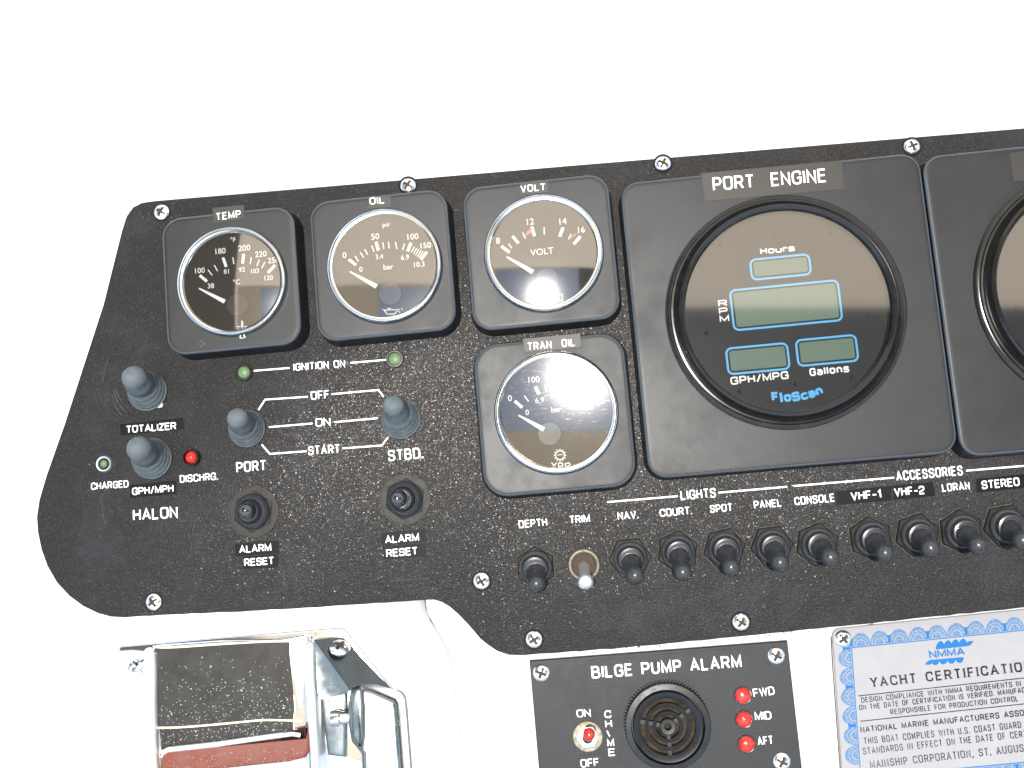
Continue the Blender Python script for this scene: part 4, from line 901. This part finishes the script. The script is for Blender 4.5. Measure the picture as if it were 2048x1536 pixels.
screw(1686, 1277, ZC+.0001, cp, 1.0)

# ------------------------------------------------------------------ chrome engine control
ec = thing('engine_control', 'chrome engine control housing with a dark painted mirror image, gold pinstripe and lever, below the board', 'engine control', P(520, 1440, DASH+.009))
ZP = DASH+.0091
def E1(px, py, z): return P(px/2.381+140, py/2.381+1180, z)
mb = MB(); o_ = [tuple(E1(a, b, ZP+.002)[:2]) for a, b in [(232, 276), (246, 264), (700, 224), (1290, 176), (1316, 186), (1345, 222), (1578, 508), (1592, 560), (1612, 900), (1640, 1500), (330, 1500), (352, 720), (362, 420), (252, 322)]]
bevel_slab(mb, o_, ZP-.0003, ZP+.004, .0012, steps=3); part('base_plate', mb, 'chrome', ec)
# central housing with raised rounded side walls
zb = ZP+.010
mb = MB(); o_ = [tuple(E1(a, b, zb)[:2]) for a, b in [(385, 290), (400, 268), (700, 246), (960, 240), (1110, 214), (1135, 226), (1128, 420), (1140, 800), (1170, 1500), (400, 1500), (392, 700)]]
bevel_slab(mb, o_, ZP+.003, zb, .0015, steps=3); part('housing', mb, 'chrome', ec)
mb = MB(); o_ = [tuple(E1(a, b, zb+.0004)[:2]) for a, b in [(412, 330), (418, 276), (700, 256), (955, 250), (1045, 248), (1045, 300), (1062, 480), (1072, 690), (900, 706), (600, 742), (462, 762), (438, 775), (422, 640)]]
bevel_slab(mb, o_, zb-.0002, zb+.0003, .0001, steps=1); mirror_face = part('board_mirror_image', mb, 'boardmirror', ec)  # mirror image of the board laid on as a dark plate
mb = MB(); zz = zb+.00036
for pl, wd in [([(395, 268), (430, 274), (520, 272), (720, 258), (930, 246), (1040, 243), (1100, 226), (1160, 214)], 3), ([(360, 290), (385, 300), (405, 328), (412, 400), (414, 560), (418, 680), (426, 745), (438, 792), (412, 788)], 3), ([(402, 656), (520, 654), (700, 640), (900, 621), (1000, 620), (1105, 624)], 3.4), ([(1066, 500), (1072, 560), (1066, 620), (1067, 684)], 2.6)]:
    mb.ribbon([tuple(p[:2]) for p in smooth_path([tuple(E1(a, b, zz)[:2]) for a, b in pl], n=5)], wd*PX, zz)
part('gold_pinstripe', mb, 'gold', ec)
zq = zb+.003
mb = MB(); o_ = [tuple(E1(a, b, zq)[:2]) for a, b in [(440, 772), (470, 758), (700, 734), (900, 706), (1080, 682), (1112, 690), (1120, 640), (1136, 640), (1140, 760), (1118, 800), (1040, 820), (760, 850), (500, 870), (426, 880)]]
bevel_slab(mb, o_, zb-.0002, zq, .0015, steps=4); part('red_brown_band', mb, 'maroon', ec)
mb = MB(); mb.tube([E1(a, b, zq-.001) for a, b in [(442, 776), (470, 760), (700, 735), (900, 706), (1060, 684), (1100, 690)]], .0015, 10); part('chrome_trim', mb, 'chrome_soft', ec)
mb = MB(); mb.tube([E1(a, b, z) for a, b, z in [(378, 300, zb-.004), (386, 318, zb), (384, 380, zb+.001), (384, 520, zb+.001), (386, 700, zb+.001), (396, 900, zb+.001), (420, 1500, zb+.001)]], [.0030, .0034, .0036, .0036, .0038, .004, .0042], 16)
part('left_side_wall', mb, 'chrome_soft', ec)
mb = MB(); o_ = [tuple(E1(a, b, zb+.004)[:2]) for a, b in [(1112, 300), (1125, 250), (1150, 232), (1168, 250), (1172, 400), (1200, 900), (1240, 1500), (1180, 1500), (1145, 850), (1118, 500)]]
bevel_slab(mb, o_, ZP+.003, zb+.006, .0022, draft=.0004, steps=4); part('right_side_wall', mb, 'chrome_soft', ec)
mb = MB(); o_ = [tuple(E1(a, b, zb+.002)[:2]) for a, b in [(1048, 262), (1108, 240), (1112, 420), (1108, 560), (1088, 575), (1070, 480)]]
bevel_slab(mb, o_, zb-.0002, zb+.002, .001, steps=3); part('reflection_wedge', mb, 'chrome_soft', ec)  # white reflection band on the housing, built as a raised chrome piece
# right ear: a sloping face falling from the side wall to the base plate
def facet(pts, m_, nm):
    top = [E1(*p) for p in pts]; bot = [Vector((p.x, p.y, ZP+.0035)) for p in top]
    if sum(top[i].x*top[(i+1) % len(top)].y-top[(i+1) % len(top)].x*top[i].y for i in range(len(top))) < 0: top = top[::-1]; bot = bot[::-1]
    mb = MB(); mb.loft([bot, top], cap0=False, cap1=False)
    c_ = sum(top, Vector())/len(top); c_.z -= .0012; n = len(top); mb.add([c_]+top, [(0, i+1, (i+1) % n+1) for i in range(n)])
    part(nm, mb, m_, ec, angle=60)
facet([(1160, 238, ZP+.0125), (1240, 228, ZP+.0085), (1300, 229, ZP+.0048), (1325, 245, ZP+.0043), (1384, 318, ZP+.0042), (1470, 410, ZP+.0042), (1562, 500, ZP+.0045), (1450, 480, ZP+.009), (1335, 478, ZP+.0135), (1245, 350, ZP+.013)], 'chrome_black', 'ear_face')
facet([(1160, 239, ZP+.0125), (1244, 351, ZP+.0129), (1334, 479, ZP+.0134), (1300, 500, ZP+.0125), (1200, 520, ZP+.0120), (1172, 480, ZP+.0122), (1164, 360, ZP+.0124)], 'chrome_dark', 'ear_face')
mb = MB(); o_ = [tuple(E1(a, b, ZP+.004)[:2]) for a, b in [(225, 290), (300, 284), (352, 290), (372, 330), (372, 405), (300, 350)]]
bevel_slab(mb, o_, ZP+.003, ZP+.0056, .001, steps=3); part('left_ear', mb, 'chrome_soft', ec)
screw(140+318/2.381, 1180+350/2.381, ZP+.0060, ec, 1.25, tilt=(-.85, -.1)); screw(140+1285/2.381, 1180+273/2.381, ZP+.0092, ec, 1.3, tilt=(-.95, .35))
# pocket, pivot and lever
mb = MB(); o_ = [tuple(E1(a, b, ZP+.008)[:2]) for a, b in [(1185, 500), (1200, 470), (1300, 462), (1318, 480), (1310, 800), (1225, 790), (1212, 700)]]
bevel_slab(mb, o_, ZP+.003, ZP+.0075, .0015, steps=3); part('pivot_pocket', mb, 'chrome_dark', ec)
mb = MB(); a, b = E1(1245, 612, ZP+.012), E1(1345, 606, ZP+.012)
ax = (b-a); mb.lathe([(.0034, 0), (.0036, .0004), (.0036, .0042), (.0030, .0048), (.0028, ax.length)], a, ax, 28); part('pivot_shaft', mb, 'steel', ec)
mb = MB(); zl = ZP+.016
o_ = [tuple(E1(a, b, zl)[:2]) for a, b in [(1306, 560), (1316, 490), (1334, 458), (1375, 450), (1440, 462), (1555, 512), (1572, 540), (1582, 640), (1602, 900), (1630, 1500), (1400, 1500), (1372, 790), (1325, 730), (1308, 640)]]
bevel_slab(mb, o_, ZP+.0045, zl, .0028, draft=.0012, steps=5); mb.mi[-1] = 1; mb.mi[:len(o_)] = [2]*len(o_); lv = part('lever_arm', mb, ['chrome_dark', 'chrome_worn', 'chrome_soft'], ec, angle=45)
mb = MB(); o_ = [tuple(E1(a, b, zl+.003)[:2]) for a, b in [(1326, 560), (1336, 490), (1352, 466), (1380, 462), (1396, 480), (1404, 560), (1404, 700), (1394, 775), (1372, 770), (1336, 700)]]
bevel_slab(mb, o_, zl-.001, zl+.0025, .0018, draft=.0006, steps=5); part('lever_boss', mb, 'chrome_dark', lv)
mb = MB()
for k in range(1500):
    x, y = random.uniform(420, 1050), 290+460*random.random()**.6
    if y > 700-(x-420)*.02+40: continue
    if random.random() > .35+.65*((x-420)/630)*((y-250)/450): continue
    p = E1(x, y, zz); speck(p.x, p.y, random.uniform(.0001, .0003)*(1 if random.random() > .06 else 1.9), zz+.00004)
for k in range(120):
    x = random.uniform(460, 1110); y = 875-(x-460)*.1-random.uniform(10, 85)+10
    p = E1(x, y, zq); speck(p.x, p.y, random.uniform(.0001, .00026), zq+.00012)
part('dust_specks', mb, 'dust_bright', ec, kind='stuff')

mb = MB()
for k in range(420):
    x = random.gauss(1500, 34); y = random.uniform(560, 900)
    if x > 1566 or x < 1415: continue
    p = E1(x, y, zl); speck(p.x, p.y, random.uniform(.00006, .00022), zl+.00006)
for k in range(40):
    x = 1572+random.gauss(0, 3); y = random.gauss(600, 25); p = E1(x, y, zl-.0008); speck(p.x, p.y, random.uniform(.0001, .0004), zl+.00003)
part('pitting', mb, 'brass', lv, kind='stuff')

# ------------------------------------------------------------------ canvas enclosure behind the helm, mirrored in the gauge glasses, plus unseen added sheets
HC = 2.0
def V(qx, qy, h=HC):
    p = P(qx, qy); return Vector((NP.x+(p.x-NP.x)*(h+DIST)/DIST, NP.y+(p.y-NP.y)*(h+DIST)/DIST, h))
cv = thing('canvas_enclosure', 'tan canvas enclosure mirrored in the gauge glasses', 'canvas cover', V(1000, 300))
def sheet(name, x0, y0, x1, y1, m_, th=.004, dz=0, parent=cv):
    pts = [V(x0, y0), V(x0, y1), V(x1, y1), V(x1, y0)]; mb = MB()
    mb.loft([[p+Vector((0, 0, dz)) for p in pts], [p+Vector((0, 0, dz+th)) for p in pts]]); return part(name, mb, m_, parent)
sheet('canvas_panel', 545, -1400, 3400, 620, 'canvas'); sheet('reflector_sheet', 545, -4000, 6000, -1402, 'reflector_white'); sheet('reflector_sheet', 3402, -1400, 6000, 1500, 'reflector_white')
sheet('reflector_sheet', -4500, -4000, -902, 4000, 'reflector_white'); sheet('reflector_sheet', -900, -4000, 543, -502, 'reflector_white'); sheet('reflector_sheet', -900, 1502, 6000, 4500, 'reflector_white')  # unseen white sheets, added so the chrome mirrors them instead of blue sky
sheet('dark_reflection_sheet', 1345, 622, 2900, 1300, 'navy')  # unseen sheet added to darken the lower reflection in the display glass
sheet('window_pane', -900, -500, 515, 1100, 'vinyl')
sheet('lower_band', 547, 622, 750, 1100, 'canvas_dark')
sheet('lower_band', 752, 1075, 1343, 1500, 'canvas_dark')  # added to close off bright sky below the sun opening
sheet('sky_gap_flap', 752, 622, 1343, 636, 'canvas_dark')  # added to narrow the bright sky opening left for the sun
for x0, y0, x1, y1 in ((515, -500, 545, 1100), (-900, 112, 515, 140), (-900, 800, 547, 834), (200, 142, 222, 798)): sheet('seam_strip', x0, y0, x1, y1, 'canvas', dz=-.008)
